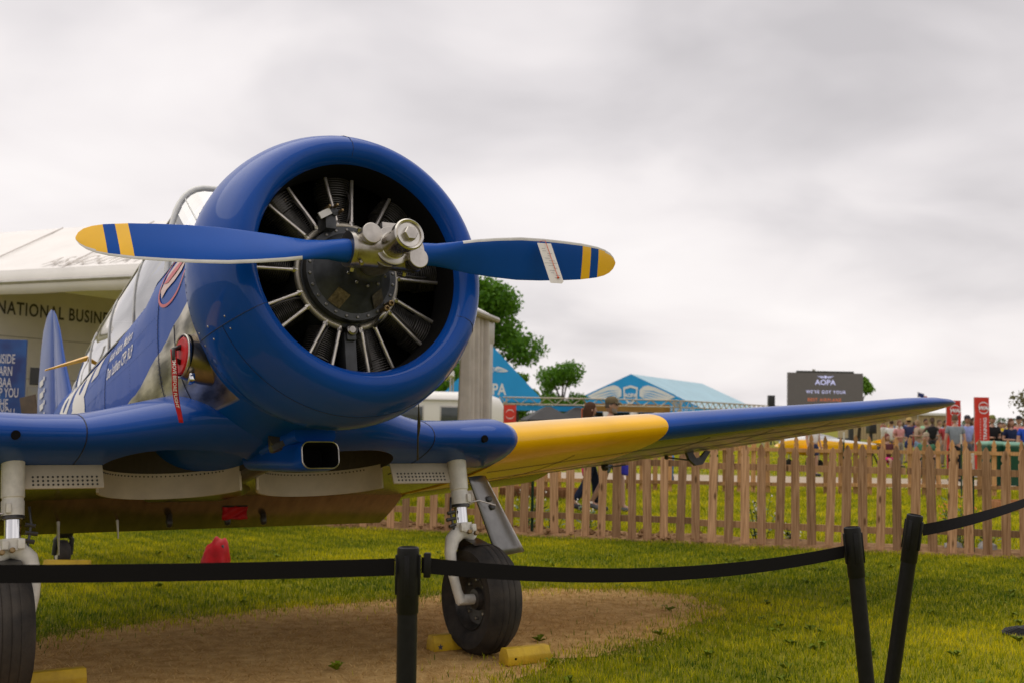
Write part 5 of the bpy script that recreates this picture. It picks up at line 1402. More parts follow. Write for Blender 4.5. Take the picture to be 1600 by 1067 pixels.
# left AOPA tent: peaked square tent
c = gx(762, 70)
t1_ = empty('peaked_tent', (c.x, 73, 0), R(3), 'blue peaked tent half hidden by the drape and the cowling', 'tent', 'blue show tents')
hw, ez_, pk = 2.95, 2.72, 5.75
for k in range(4):
    Rk = Matrix.Rotation(R(90 * k), 4, 'Z')
    MB().add([Rk @ Vector(p) for p in ((-hw, -hw, ez_), (hw, -hw, ez_), (0, 0 if k else -hw + .02, pk))], [(0, 1, 2)]).build('roof_face', M_ABLUE, t1_)
    MB().add([Rk @ Vector(p) for p in ((-hw, -hw - .005, ez_), (hw, -hw - .005, ez_), (hw, -hw - .005, ez_ - .3), (-hw, -hw - .005, ez_ - .3))], [(0, 1, 2, 3)]).build('valance', M_ABLUE, t1_)
    MB().tube([Rk @ Vector((hw - .05, -hw + .05, 0)), Rk @ Vector((hw - .05, -hw + .05, ez_))], .05, 8).build('leg', M_TALU, t1_)
MB().add([(-hw, -hw + .02, ez_), (0, -hw + .02, pk), (0, hw, ez_ + 1.4)], [(0, 1, 2)]).build('roof_side', M_ABLUE, t1_); MB().add([(hw, -hw + .02, ez_), (0, -hw + .02, pk), (0, hw, ez_ + 1.4)], [(0, 1, 2)]).build('roof_side', M_ABLUE, t1_)
flat_text('lettering', 'AOPA', t1_, M_W, frame((-.05, -hw - .012, ez_ + .12), (1, 0, 0), (0, 0, 1)), .95, .74, bold=.02)
wings_emblem(t1_, frame((0, -hw - .012, ez_ + 1.55), (1, 0, 0), (0, 0, 1)), 1.55, word=False)
# white sloping canopy edge in front of it
cw = at(700, 600, 52)
wt = empty('white_awning', (cw.x - .6, 52, 0), 0, 'white sloping awning between the cowling and the drape', 'awning')
MB().add([(-2.4, 0, 2.05), (.75, 0, 3.55), (.75, 2.5, 3.55), (-2.4, 2.5, 2.05), (-2.4, 0, 1.95), (.75, 0, 3.30), (.75, 2.5, 3.30), (-2.4, 2.5, 1.95)], [(0, 1, 2, 3), (7, 6, 5, 4), (0, 4, 5, 1), (1, 5, 6, 2), (2, 6, 7, 3), (3, 7, 4, 0)]).build('sheet', M_VINYL, wt)
for x, z in ((-2.3, 1.97), (.7, 3.25)):
    for y in (.1, 2.4): MB().tube([(x, y, 0), (x, y, z)], .04, 8).build('pole', M_TALU, wt)
# right AOPA marquee
def marquee():
    g0 = at(985, 640, 142); e = empty('gabled_marquee', (g0.x, 142, 0), R(-24), 'long blue gabled marquee with white wings on its gable', 'tent', 'blue show tents')
    W_, L_, ev, rk = 9.0, 33., 3.0, 7.05
    ga = MB().add([(-W_, 0, ev), (W_, 0, ev), (0, 0, rk)], [(0, 1, 2)]).build('gable', M_ABLUE, e)
    MB().add([(-W_, 0, ev), (W_, 0, ev), (W_, 0, ev - .55), (-W_, 0, ev - .55)], [(0, 1, 2, 3)]).build('front_valance', M_ABLUE, e)
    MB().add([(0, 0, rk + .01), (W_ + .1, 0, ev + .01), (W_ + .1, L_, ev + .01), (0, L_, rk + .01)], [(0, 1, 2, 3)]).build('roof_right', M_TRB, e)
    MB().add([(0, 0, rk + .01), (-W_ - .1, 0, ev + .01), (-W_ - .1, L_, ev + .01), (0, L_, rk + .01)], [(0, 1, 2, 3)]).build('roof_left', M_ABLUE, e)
    for k in range(8):
        y = k * L_ / 8
        MB().add([(W_ + .12, y + .05, ev), (W_ + .12, y + L_ / 8 - .05, ev), (W_ + .12, y + L_ / 8 - .05, ev - .9), (W_ + .12, y + .05, ev - .9)], [(0, 1, 2, 3)]).build('side_valance', M_ABLUE, e)
        MB().tube([(W_, y, 0), (W_, y, ev)], .08, 8).build('leg', M_TALU, e)
        MB().tube([(W_ + .2, y + 1, .0), (W_ + .05, y + 1, 1.2), (W_ + .25, y + 1, ev - .4)], [.5, .25, .6], 10).build('tied_drape', mat('white drape', (.60, .57, .53), .8), e, smooth=True)
    for x in (-8.8, -3, .4, 3.4, 6.4): MB().tube([(x, .2, .0), (x, .2, 1.3), (x, .2, ev - .3)], [.55, .35, .6], 10).build('tied_drape', mat('white drape', (.60, .57, .53), .8), e, smooth=True)
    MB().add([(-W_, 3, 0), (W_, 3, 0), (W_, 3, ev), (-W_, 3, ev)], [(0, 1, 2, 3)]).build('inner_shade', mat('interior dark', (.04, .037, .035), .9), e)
    wings_emblem(e, frame((0, -.06, ev + 1.45), (1, 0, 0), (0, 0, 1)), 8.4)
    flat_text('lettering', 'Freedom to Fly', e, M_W, frame((6.2, -.06, ev - .25), (1, 0, 0), (0, 0, 1)), .55, 1.)
marquee()
# lighting truss
def truss():
    a, b_ = at(786, 622, 60), at(1058, 626, 60); e = empty('lighting_truss', (a.x, 60, 0), 0, 'aluminium truss frame spanning in front of the blue marquee', 'truss')
    M_TR = mat('truss aluminium', (.46, .40, .32), .4, .6)
    L = b_.x - a.x; z = a.z - .1; s = .17
    d2_ = at(1196, 631, 72) - Vector((a.x, 60, 0))
    def beam(p, q):
        p, q = Vector(p), Vector(q); d = (q - p).normalized(); v = Vector((0, 0, 1)) if abs(d.z) < .5 else Vector((1, 0, 0)); h = d.cross(v).normalized()
        lat = MB()
        for i, j in ((-1, -1), (1, -1), (1, 1), (-1, 1)):
            MB().tube([p + v * i * s + h * j * s, q + v * i * s + h * j * s], .032, 6).build('chord', M_TR, e)
        n_ = max(2, int((q - p).length / .42))
        for k in range(n_):
            c0, c1 = p.lerp(q, k / n_), p.lerp(q, (k + 1) / n_); sg = 1 if k % 2 else -1
            for j in (-1, 1): lat.tube([c0 + v * s * sg + h * j * s, c1 - v * s * sg + h * j * s], .018, 5)
        lat.build('lattice', M_TR, e)
    beam((0, 0, z), (L, 0, z)); beam((L, 0, 0), (L, 0, z + .2)); beam((0, 0, 0), (0, 0, z + .2)); beam((L, 0, z), (d2_.x, d2_.y, z))
    beam((d2_.x, d2_.y, 0), (d2_.x, d2_.y, z))
    MB().box((L * .72, .6, z - .25), (L * .5, .08, .42)).build('header_board', mat('ochre header board', (.36, .19, .04), .6, var=.2, vscale=2), e)
    MB().box((L * .25, .6, z - .35), (L * .42, .08, .26)).build('blue_header', M_ABLUE, e)
truss()
M_BTENT = mat('charcoal canopy', (.030, .028, .028), .6, 0, .3, var=.15, vscale=2)
M_LRED = mat('banner red', (.56, .035, .020), .55, 0, .3, var=.08, vscale=3)
def popup(px, py, D, hw, pk, ev, label):
    c = at(px, py, D); e = empty('popup_canopy', (c.x, D, 0), R(8), label, 'canopy', 'charcoal pop-up canopies')
    for k in range(4):
        Rk = Matrix.Rotation(R(90 * k), 4, 'Z')
        MB().add([Rk @ Vector(p) for p in ((-hw, -hw, ev), (hw, -hw, ev), (.1, -.1, pk), (-.1, -.1, pk))], [(0, 1, 2, 3)]).build('roof_face', M_BTENT, e)
        MB().add([Rk @ Vector(p) for p in ((-hw, -hw, ev), (hw, -hw, ev), (hw, -hw, ev - .28), (-hw, -hw, ev - .28))], [(0, 1, 2, 3)]).build('valance', M_BTENT, e)
        MB().tube([Rk @ Vector((hw - .05, -hw + .05, 0)), Rk @ Vector((hw - .05, -hw + .05, ev))], .03, 8).build('leg', M_TALU, e)
    for x0 in (-.75, .30):
        Mx = frame((x0, -hw - .008, ev - .14), (1, 0, 0), (0, 0, 1))
        MB().add([Mx @ Vector(p) for p in ((-.10, -.04, 0), (.04, -.06, 0), (.10, .04, 0), (-.04, .06, 0))], [(0, 1, 2, 3)]).build('mark', M_LRED, e)
        MB().add([Mx @ Vector(p) for p in ((.14, -.03, 0), (.62, -.02, 0), (.62, .04, 0), (.14, .03, 0))], [(0, 1, 2, 3)]).build('mark', M_W, e)
popup(856, 640, 56, 1.15, 2.05, 1.42, 'charcoal pop-up canopy just above the yellow wing, left one of two')
popup(902, 642, 60, 1.05, 2.08, 1.50, 'charcoal pop-up canopy behind the ponytailed walker, right one of two')
# red banners
def swoosh(parent, M, r, word):
    mb = MB()
    for a0, a1 in ((20, 165), (200, 345)):
        n_ = 16; o = len(mb.v); ps = []
        for k in range(n_ + 1):
            t = k / n_; a = R(lerp(a0, a1, t)); w = .16 * math.sin(math.pi * t) + .02
            ps.append([M @ Vector((r * (1 + w / 2) * math.cos(a), r * (1 + w / 2) * math.sin(a), 0)), M @ Vector((r * (1 - w / 2) * math.cos(a), r * (1 - w / 2) * math.sin(a), 0))])
        mb.rings(ps, closed=False)
    mb.build('swoosh_mark', M_W, parent, fix=False)
    if word: flat_text('logo_word', word, parent, M_W, M @ Matrix.Translation((0, -.32 * r, 0)), .92 * r, 1.15, bold=.05 * r, ital=.2)
def banner(px, py, D, w, h, rz, label):
    p = at(px, py, D); e = empty('column_banner', (p.x, D, 0), rz, label, 'banner', 'red column banners')
    h = p.z
    rows = []
    for k in range(21):
        z = lerp(.12, h, k / 20); s = .010 * math.sin(k * .9)
        rows.append([(-w / 2 + s, -.03, z), (w / 2 + s, -.03 + s, z), (w / 2 + s, .03 + s, z), (-w / 2 + s, .03, z)])
    MB().rings(rows).build('fabric', M_LRED, e, smooth=True, angle=40)
    MB().box((0, 0, .06), (w + .12, .34, .05)).build('foot', M_TALU, e, bevel=.01)
    MB().tube([(-w / 2, .05, .06), (-w / 2, .05, h)], .014, 8).build('pole', M_TALU, e)
    swoosh(e, frame((.03, -.045, h - .30), (1, 0, 0), (0, 0, 1)), .155, 'WAI')
    flat_text('lettering', 'FLIGHT TRAINING', e, M_W, frame((.115, -.046, h - .57), (0, 0, 1), (-1, 0, 0)), .135, 1.0, align='RIGHT', bold=.003)
    mb = MB()
    for k in range(11):
        z = h - .60 - k * .075; mb.add([(-.045, -.046, z), (-.045, -.046, z - .045), (-.085, -.046, z - .045), (-.085, -.046, z)], [(0, 1, 2, 3)])
    mb.build('fine_print', mat('faded print', (.60, .28, .25), .6), e, fix=False)
banner(1534, 620, 33.5, .40, 2.3, R(3), 'red column banner with white vertical lettering, the right one of two')
banner(1490, 625, 35.5, .40, 2.2, R(-4), 'red column banner partly behind the blue wing tip')
pb = at(797, 632, 54)
e = empty('column_banner', (pb.x, 54, 0), R(5), 'small red banner with white swirl left of the charcoal canopies', 'banner', 'red column banners')
MB().box((0, 0, pb.z / 2), (.56, .04, pb.z)).build('fabric', M_LRED, e, bevel=.01)
swoosh(e, frame((0, -.03, pb.z - .42), (1, 0, 0), (0, 0, 1)), .20, '')
MB().box((.55, .1, .75), (.62, .3, 1.0)).build('counter', mat('dark red counter', (.25, .012, .015), .5), e, bevel=.02)
op = at(915, 640, 50)
e = empty('orange_frame_sign', (op.x, 50, 0), 0, 'dark sign in an orange frame above the yellow wing', 'sign')
MB().box((0, 0, op.z - .3), (.26, .04, .66)).build('board', M_BTENT, e)
for x in (-.15, .15): MB().tube([(x, 0, 0), (x, 0, op.z + .06)], .022, 6).build('post', mat('orange frame', (.55, .10, .02), .5), e)
MB().tube([(-.15, 0, op.z + .05), (.15, 0, op.z + .05)], .022, 6).build('crossbar', MATS['orange frame'], e)

# ------------------------------------------------------------------ big screen, loudspeakers, far building, flag
def screen():
    D = 82.; a, b_ = at(1231, 581, D), at(1347, 581, D); cx = (a.x + b_.x) / 2; w = b_.x - a.x; zt_ = (a.z + b_.z) / 2 - .05
    e = empty('video_screen', (cx, D, 0), R(-2), 'large grey outdoor video screen above the blue wing', 'screen')
    h = 3.1
    sc = MB().box((0, 0, zt_ - h / 2), (w, .35, h)).build('display', mat('screen face', (.075, .066, .062), .5, emit=(.075, .066, .062), estr=.45, var=.06, vscale=3), e)
    MB().box((0, .02, zt_ + .05), (w * .76, .3, .16)).build('top_truss', mat('dark frame', (.03, .03, .025), .6), e)
    MB().box((-w * .15, 0, zt_ + .18), (.18, .18, .14)).build('beacon', M_TALU, e)
    MW = mat('screen white', (.3, .3, .4), .5, emit=(.50, .50, .80), estr=.8); MO = mat('screen orange', (.3, .08, .03), .5, emit=(.55, .13, .05), estr=.7)
    flat_text('lettering', 'AOPA', e, MW, frame((-.02, -.19, zt_ - .82), (1, 0, 0), (0, 0, 1)), .50, 1.05, bold=.006)
    mb = MB()
    for s in (-1, 1):
        for k in range(3): mb.add([(s * .12, -.19, zt_ - .24 - k * .05), (s * (.55 - k * .1), -.19, zt_ - .22 - k * .05), (s * (.55 - k * .1), -.19, zt_ - .25 - k * .05), (s * .12, -.19, zt_ - .27 - k * .05)], [(0, 1, 2, 3)])
    mb.add([(-.09, -.19, zt_ - .2), (.09, -.19, zt_ - .2), (.07, -.19, zt_ - .34), (0, -.19, zt_ - .4), (-.07, -.19, zt_ - .34)], [(0, 1, 2, 3, 4)])
    mb.build('winged_mark', MW, e, fix=False)
    flat_text('lettering', "WE'VE GOT YOUR", e, MW, frame((.02, -.19, zt_ - 1.42), (1, 0, 0), (0, 0, 1)), .30, .88, spacing=1.3, bold=.004)
    flat_text('lettering', 'BEST AIRPLANE', e, MO, frame((-.08, -.19, zt_ - 1.96), (1, 0, 0), (0, 0, 1)), .30, .88, spacing=1.3, bold=.004)
    for x in (-w * .35, w * .35): MB().box((x, .05, (zt_ - h) / 2), (.3, .3, zt_ - h + .05)).build('support_leg', MATS['dark frame'], e)
    MB().box((0, .3, .3), (w * .9, 1.6, .5)).build('trailer_bed', MATS['dark frame'], e)
screen()
def pa(px, py, D, w, h, extra, label):
    p = at(px, py, D); e = empty('loudspeaker_tower', (p.x, D, 0), 0, label, 'loudspeaker', 'loudspeakers by the crowd')
    MB().box((0, 0, p.z - h / 2), (w, .5, h)).build('cabinet', mat('black cabinet', (.012, .012, .012), .5), e, bevel=.02)
    if extra: MB().box((extra / 2 + w / 2 - .02, .0, p.z - h + .22), (extra, .5, .36)).build('side_cabinet', MATS['black cabinet'], e, bevel=.02)
    MB().tube([(0, 0, 0), (0, 0, p.z - h)], .06, 8).build('pole', MATS['black cabinet'], e)
    MB().tube([(-.35, .2, 0), (0, 0, .6), (.35, .2, 0)], .04, 6).build('tripod', MATS['black cabinet'], e)
pa(1205, 617, 80, .42, 1.1, .55, 'black stacked loudspeakers left of the video screen')
pa(1361, 658, 42, .24, .42, 0, 'small black loudspeaker among the people under the wing')
def shed():
    p = at(1450, 648, 120); e = empty('tan_shed', (p.x - 2.5, 121, 0), R(-6), 'tan ribbed metal building with a white roof edge behind the crowd', 'building')
    h = p.z; MT = mat('tan siding', (.44, .33, .18), .6, var=.06, vscale=1)
    W_ = 5.2
    MB().box((0, 3, h / 2), (W_ * 2, 6, h)).build('wall', mat('tan siding dark', (.36, .27, .15), .6), e)
    for k in range(40): MB().box((-W_ + .13 + k * .26, -.03, h / 2), (.17, .06, h - .04)).build('siding_rib', MT, e)
    MB().box((0, 3, h + .12), (W_ * 2 + .4, 6.6, .24)).build('roof', mat('white roof edge', (.68, .66, .63), .5), e)
    MB().box((W_ + .03, -.06, h / 2), (.22, .14, h)).build('corner_trim', MATS['white roof edge'], e)
shed()
pf = at(1434, 612, 92)
e = empty('flagpole', (pf.x, 92, 0), 0, 'thin pole with a small dark blue and red flag behind the wing tip', 'flag')
MB().tube([(0, 0, 0), (0, 0, pf.z + .05)], [.04, .02], 8).build('pole', M_TALU, e)
MB().rings([[(x, .06 * math.sin(x * 6), pf.z - .0 - .25 * x), (x, .06 * math.sin(x * 6) + .02, pf.z - .35 - .25 * x)] for x in np.linspace(.03, .5, 8)], closed=False).build('flag', mat('flag navy', (.02, .035, .16), .7), e)
MB().rings([[(x, .06 * math.sin(x * 6), pf.z - .14 - .25 * x), (x, .06 * math.sin(x * 6) + .02, pf.z - .35 - .25 * x)] for x in np.linspace(.51, .72, 5)], closed=False).build('flag_stripe', mat('flag red', (.45, .10, .09), .7), e)

# ------------------------------------------------------------------ bins, yellow airplane
def bin_(px, D, w, d, h, cb, cl, rz, label, name='trash_cart'):
    c = gx(px, D); e = empty(name, (c.x, D, 0), rz, label, 'bin', 'bins by the path')
    b_ = MB().rings([[(sx_ * w * s / 2, sy * d * s / 2, z) for sx_, sy in ((-1, -1), (1, -1), (1, 1), (-1, 1))] for z, s in ((.10, .84), (h - .1, 1.0), (h - .07, 1.04), (h - .03, 1.04))]).build('tub', cb, e, bevel=.012)
    MB().rings([[(sx_ * w * s / 2, sy * d * s / 2, z) for sx_, sy in ((-1, -1), (1, -1), (1, 1), (-1, 1))] for z, s in ((h - .03, 1.08), (h + .01, 1.09), (h + .06, .92), (h + .07, .3))]).build('lid', cl, e, bevel=.008)
    MB().tube([(-w * .4, d * .56, h - .06), (w * .4, d * .56, h - .06)], .018, 8).build('handle', cl, e)
    for s in (-1, 1): MB().lathe([(-.03, .02), (-.03, .11), (.03, .11), (.03, .02)], 20, 'x', (s * w * .42, d * .36, .11), cap=(True, True)).build('wheel', M_RUB, e)
M_GBIN = mat('dark green plastic', (.008, .075, .048), .45, var=.12, vscale=5); M_GLID = mat('pale green lid', (.16, .33, .24), .5, var=.1, vscale=5)
bin_(1549, 28.2, .46, .5, 1.06, M_GBIN, M_GLID, R(6), 'dark green wheeled bin behind the fence below the red banner')
bin_(1582, 28.0, .46, .5, 1.05, M_GBIN, M_GLID, R(-5), 'dark green wheeled bin behind the fence nearer the right edge')
bin_(1046, 27.0, .20, .2, .62, mat('bright blue plastic', (.01, .16, .50), .45), MATS['bright blue plastic'], 0, 'small bright blue bin seen under the wing', 'recycling_bin')
def yellow_plane():
    D = 38.5; c = gx(1268, D); e = empty('parked_airplane', (c.x, D, 0), R(4), 'yellow and white light airplane parked beyond the second fence', 'airplane'); e.scale = (.62, .62, .9)
    sec = [(-1.75, .10, .10), (-1.6, .30, .30), (-1.2, .42, .40), (-.3, .48, .45), (.6, .45, .42), (1.6, .30, .30), (3.0, .16, .18), (4.0, .06, .10)]
    rings = [[(x, w * math.cos(a), .84 + h * .8 * math.sin(a)) for a in np.linspace(0, 2 * math.pi, 20, endpoint=False)] for x, w, h in sec]
    f = MB().rings(rings, mi=lambda i, j: 1 if 2 <= j <= 7 else 0).build('fuselage', [M_YEL, mat('white gloss', (.70, .70, .70), .3)], e, smooth=True)
    MB().rings([[(x, y, .62 + .03 * abs(y) + z) for x, z in ((-.75, .0), (-.6, .08), (-.1, .09), (.55, 0), (-.1, -.04))] for y in (-4.2, -3.9, 0, 3.9, 4.2)]).build('wing', M_YEL, e, smooth=True, angle=40)
    MB().rings([[(x, .36 * s * math.cos(a), 1.08 + .22 * s * math.sin(a)) for a in np.linspace(0, math.pi, 12)] for x, s in ((-.75, .3), (-.35, .9), (.3, 1), (.9, .6), (1.4, .2))], closed=False).build('cabin_glass', M_GLASS, e, smooth=True)
    MB().prism([(3.1, .98), (3.6, 1.10), (3.9, 1.10), (3.9, .95)], .05).build('fin', M_YEL, e)
    MB().rings([[(x, y, .98 + z) for x, z in ((3.45, 0), (3.7, .03), (4.1, 0), (3.7, -.03))] for y in (-1.2, 1.2)]).build('tailplane', M_YEL, e)
    for x, y in ((-1.2, 0), (.15, -.9), (.15, .9)):
        MB().lathe([(-.05, .08), (-.06, .15), (-.03, .18), (.03, .18), (.06, .15), (.05, .08)], 20, 'y', (x, y, .18), cap=(True, True)).build('wheel', M_RUB, e, smooth=True, angle=40)
        MB().tube([(x, y * .9, .18), (x, y * .8, .82)], .03, 8).build('strut', M_TALU, e)
    MB().rings([[(-1.78, .5 * s * q, .98 + .0) for q in (.08, 1)] + [(-1.76, .9 * s, 1.02)] for s in (-1, 1)], closed=False).build('propeller', M_BLK, e)
yellow_plane()

# ------------------------------------------------------------------ trees
M_BARK = mat('bark', (.055, .042, .030), .9, var=.3, vscale=4, bump=.4, bscale=12)
def leaf_mat(name, c0, c1):
    m = mat(name, c0, .55, 0, .25, col2=c1, vscale=.9, detail=3)
    n, l, b = nodes_of(m); tr = n.new('ShaderNodeBsdfTranslucent'); tr.inputs[0].default_value = (c1[0] * 1.3, c1[1] * 1.3, c1[2], 1)
    mx = n.new('ShaderNodeMixShader'); mx.inputs[0].default_value = .3; l.new(b.outputs[0], mx.inputs[1]); l.new(tr.outputs[0], mx.inputs[2]); l.new(mx.outputs[0], n['Material Output'].inputs['Surface'])
    return m
M_L1 = leaf_mat('tree leaf', (.045, .14, .010), (.115, .25, .018)); M_L2 = leaf_mat('tree leaf light', (.07, .17, .014), (.15, .28, .024))
def leaves(pts, size, m, name, parent):
    n = len(pts); a = rng.normal(size=(n, 3)); a /= np.linalg.norm(a, axis=1)[:, None]; b = rng.normal(size=(n, 3)); b -= a * (a * b).sum(1)[:, None]; b /= np.linalg.norm(b, axis=1)[:, None]
    s = size * rng.uniform(.6, 1.3, n)[:, None]
    V = np.stack([pts - a * s, pts + b * s * .55, pts + a * s, pts - b * s * .55], 1).reshape(-1, 3)
    me = bpy.data.meshes.new(name); me.vertices.add(n * 4); me.vertices.foreach_set('co', V.astype(np.float32).ravel())
    me.loops.add(n * 4); me.loops.foreach_set('vertex_index', np.arange(n * 4, dtype=np.int32)); me.polygons.add(n); me.polygons.foreach_set('loop_start', np.arange(n, dtype=np.int32) * 4)
    me.update(calc_edges=True); me.materials.append(m); o = bpy.data.objects.new(name, me); link(o, parent); return o
def tree(loc, h, rx, base, n, size, m, label, seed, lobes=16, flat=.8):
    random.seed(seed); e = empty('broadleaf_tree', loc, 0, label, 'tree', 'trees behind the tents')
    tr = MB(); tr.tube([(0, 0, 0), (.03 * h, .02 * h, h * .25), (.0, .0, h * .5), (.02 * h, 0, h * .85)], [.045 * h * .6, .035 * h * .6, .024 * h * .6, .004 * h], 10)
    cs = []
    for k in range(lobes):
        a = random.uniform(0, 6.28); z = random.uniform(base, 1.) ; t = (z - base) / (1 - base); rr_ = rx * math.sqrt(max(.05, 1 - (2 * t - .85) ** 2 * .85)) * random.uniform(.35, .95)
        c_ = Vector((rr_ * math.cos(a), rr_ * math.sin(a) * .9, z * h * .94)); r_ = rx * random.uniform(.22, .42); c_.z = min(c_.z, h - r_ * flat); cs.append((c_, r_))
        tr.tube([(0, 0, h * random.uniform(.2, .55)), (c_.x * .5, c_.y * .5, c_.z * .8), c_], [.012 * h, .008 * h, .002 * h], 6)
    tr.build('trunk', M_BARK, e, smooth=True)
    P_ = []
    for c_, r_ in cs:
        q = int(n * r_ ** 2 / sum(r ** 2 for _, r in cs)); d = rng.normal(size=(q, 3)); d /= np.linalg.norm(d, axis=1)[:, None]; rad = r_ * (rng.random(q) ** .33) * rng.choice([1, 1, 1.18], q)
        p = d * rad[:, None] * np.array([1, 1, flat]); p += .10 * r_ * np.sin(p[:, [1, 2, 0]] * 9 / r_); P_.append(p + np.array(c_))
    leaves(np.concatenate(P_), size, m, 'crown', e)
    return e
def gp(px, D): p = gx(px, D); return (p.x, D, 0)
tree(gp(738, 104), 13.9, 5.4, .20, 15000, .22, M_L1, 'tall dark green tree rising right of the cowling', 3, 26)
tree(gp(878, 122), 7.5, 3.1, .30, 6500, .17, M_L1, 'low round tree between the two blue tents', 5, 16)
tree(gp(806, 100), 5.6, 2.2, .2, 3500, .17, M_L2, 'small bushy tree beneath the tall dark green one', 9, 10)
tree(gp(1341, 108), 6.6, 2.0, .25, 3000, .17, M_L2, 'light green treetop showing right of the video screen', 6, 10)
tree(gp(1630, 62), 4.0, 1.6, .35, 700, .13, leaf_mat('sparse leaf', (.10, .10, .05), (.18, .16, .09)), 'sparse tree cut by the right edge', 8, 12)
# far tree line
pts = []
for px in np.arange(1290, 2300, 3.):
    D = 620 + 40 * math.sin(px * .02); p = gx(px, D); hh = 4.6 + 2.0 * noise.noise(Vector((px * .02, 0, 0))) + 1.5 * noise.noise(Vector((px * .07, 3, 0))) + interp(px, [1500, 1640], [0, 2.6])
    for _ in range(26): pts.append((p.x + random.gauss(0, 1.2), D + random.gauss(0, 3), random.uniform(0, hh)))
o = leaves(np.array(pts), .75, leaf_mat('distant leaf', (.055, .10, .045), (.085, .13, .06)), 'far_treeline', None); tag(o, 'distant grey-green tree line on the right horizon', 'trees', kind='stuff')
# ------------------------------------------------------------------ people
def skin_mesh(verts, edges, rad, roots, sub=1):
    me = bpy.data.meshes.new('skin'); me.from_pydata(verts, edges, []); o = bpy.data.objects.new('skin', me); COL.objects.link(o)
    o.modifiers.new('s', 'SKIN').use_smooth_shade = True
    sv = me.skin_vertices[0].data
    for i, r in enumerate(rad): sv[i].radius = (r, r) if not isinstance(r, tuple) else r
    for i in range(len(verts)): sv[i].use_root = i in roots
    m2 = o.modifiers.new('u', 'SUBSURF'); m2.levels = sub; m2.render_levels = sub
    out = bpy.data.meshes.new_from_object(o.evaluated_get(bpy.context.evaluated_depsgraph_get()))
    bpy.data.objects.remove(o, do_unlink=True); bpy.data.meshes.remove(me)
    return out
def joints(pose):
    J = dict(pel=(0, 0, .95), wai=(0, .0, 1.09), che=(0, .005, 1.29), nb=(0, .01, 1.44), nt=(0, -.01, 1.535))
    leg, arm = pose
    for s, k in ((-1, 'R'), (1, 'L')):
        J['sh' + k] = (s * .175, .01, 1.40); J['hip' + k] = (s * .09, 0, .90)
        if leg == 'walk':
            f = s * .17; J['kn' + k] = (s * .095, -.05 - f * .6, .50 + .01); J['an' + k] = (s * .095, .04 - f * 1.3, .10 + (.06 if s < 0 else 0)); J['to' + k] = (s * .10, -.13 - f * 1.3, .045 + (.0 if s > 0 else .01))
        elif leg == 'sit':
            J['kn' + k] = (s * .13, -.42, .93); J['an' + k] = (s * .13, -.40, .50); J['to' + k] = (s * .14, -.57, .465)
        else:
            J['kn' + k] = (s * .10, -.02, .50); J['an' + k] = (s * .115, .03, .09); J['to' + k] = (s * .13, -.14, .045)
        el, wr = {'down': ((s * .235, .03, 1.13), (s * .25, -.04, .89)), 'bent': ((s * .245, .05, 1.13), (s * .13, -.20, 1.13)), 'hips': ((s * .32, .08, 1.16), (s * .20, .0, 1.0)),
                  'raise': ((s * .27, -.10, 1.22), (s * .12, -.24, 1.45)) if s < 0 else ((s * .235, .03, 1.13), (s * .25, -.04, .89)), 'swing': ((s * .23, s * .07, 1.13), (s * .24, s * .16 - .08, .91))}[arm]
        J['el' + k], J['wr' + k] = el, wr
        d = (Vector(wr) - Vector(el)).normalized(); J['pa' + k] = tuple(Vector(wr) + d * .085)
    return J
_cache = {}
def head_into(bm, off=Vector((0, 0, 0))):
    """a face: brow, nose, eyes, mouth, ears"""
    C = Vector((0, -.018, 1.635)); rx, ry, rz = .076, .097, .118; nu, nv = 24, 18; g = []
    for j in range(1, nv):
        ph = math.pi * j / nv; row = []
        for i in range(nu):
            th = 2 * math.pi * i / nu; p = Vector((math.sin(ph) * math.sin(th), -math.sin(ph) * math.cos(th), math.cos(ph)))
            q = Vector((p.x * rx, p.y * ry, p.z * rz)); fr = max(0, -p.y)
            if p.z < -.2: q.x *= 1 - .22 * (-p.z - .2); q.y += .012 * (-p.z) * (1 if p.y > 0 else 0)
            if fr > .75 and abs(p.x) < .20 and -.32 < p.z < .12: q.y -= .020 * (1 - abs(p.x) / .2) * (1 if p.z < -.08 else .55)
            if fr > .6 and .18 < abs(p.x) < .52 and -.02 < p.z < .18: q.y += .007
            if abs(p.x) > .93 and -.25 < p.z < .15 and abs(p.y) < .25: q.x *= 1.16
            row.append(bm.verts.new(q + C + off))
        g.append(row)
    t = bm.verts.new(C + off + Vector((0, 0, rz))); b = bm.verts.new(C + off + Vector((0, -.01, -rz)))
    for i in range(nu):
        k = (i + 1) % nu
        bm.faces.new((t, g[0][i], g[0][k])).smooth = True; bm.faces.new((b, g[-1][k], g[-1][i])).smooth = True
        for j in range(nv - 2): bm.faces.new((g[j][i], g[j + 1][i], g[j + 1][k], g[j][k])).smooth = True
    for s in (-1, 1):
        for mtx, mi in ((Matrix.Translation(C + off + Vector((s * .030, -.085, .012))) @ Matrix.Diagonal((.013, .008, .007, 1)), 1), ):
            r = bmesh.ops.create_icosphere(bm, subdivisions=1, radius=1, matrix=mtx)
            for f in {f for v in r['verts'] for f in v.link_faces}: f.material_index = mi
    r = bmesh.ops.create_icosphere(bm, subdivisions=1, radius=1, matrix=Matrix.Translation(C + off + Vector((0, -.086, -.058))) @ Matrix.Diagonal((.024, .008, .006, 1)))
    for f in {f for v in r['verts'] for f in v.link_faces}: f.material_index = 2
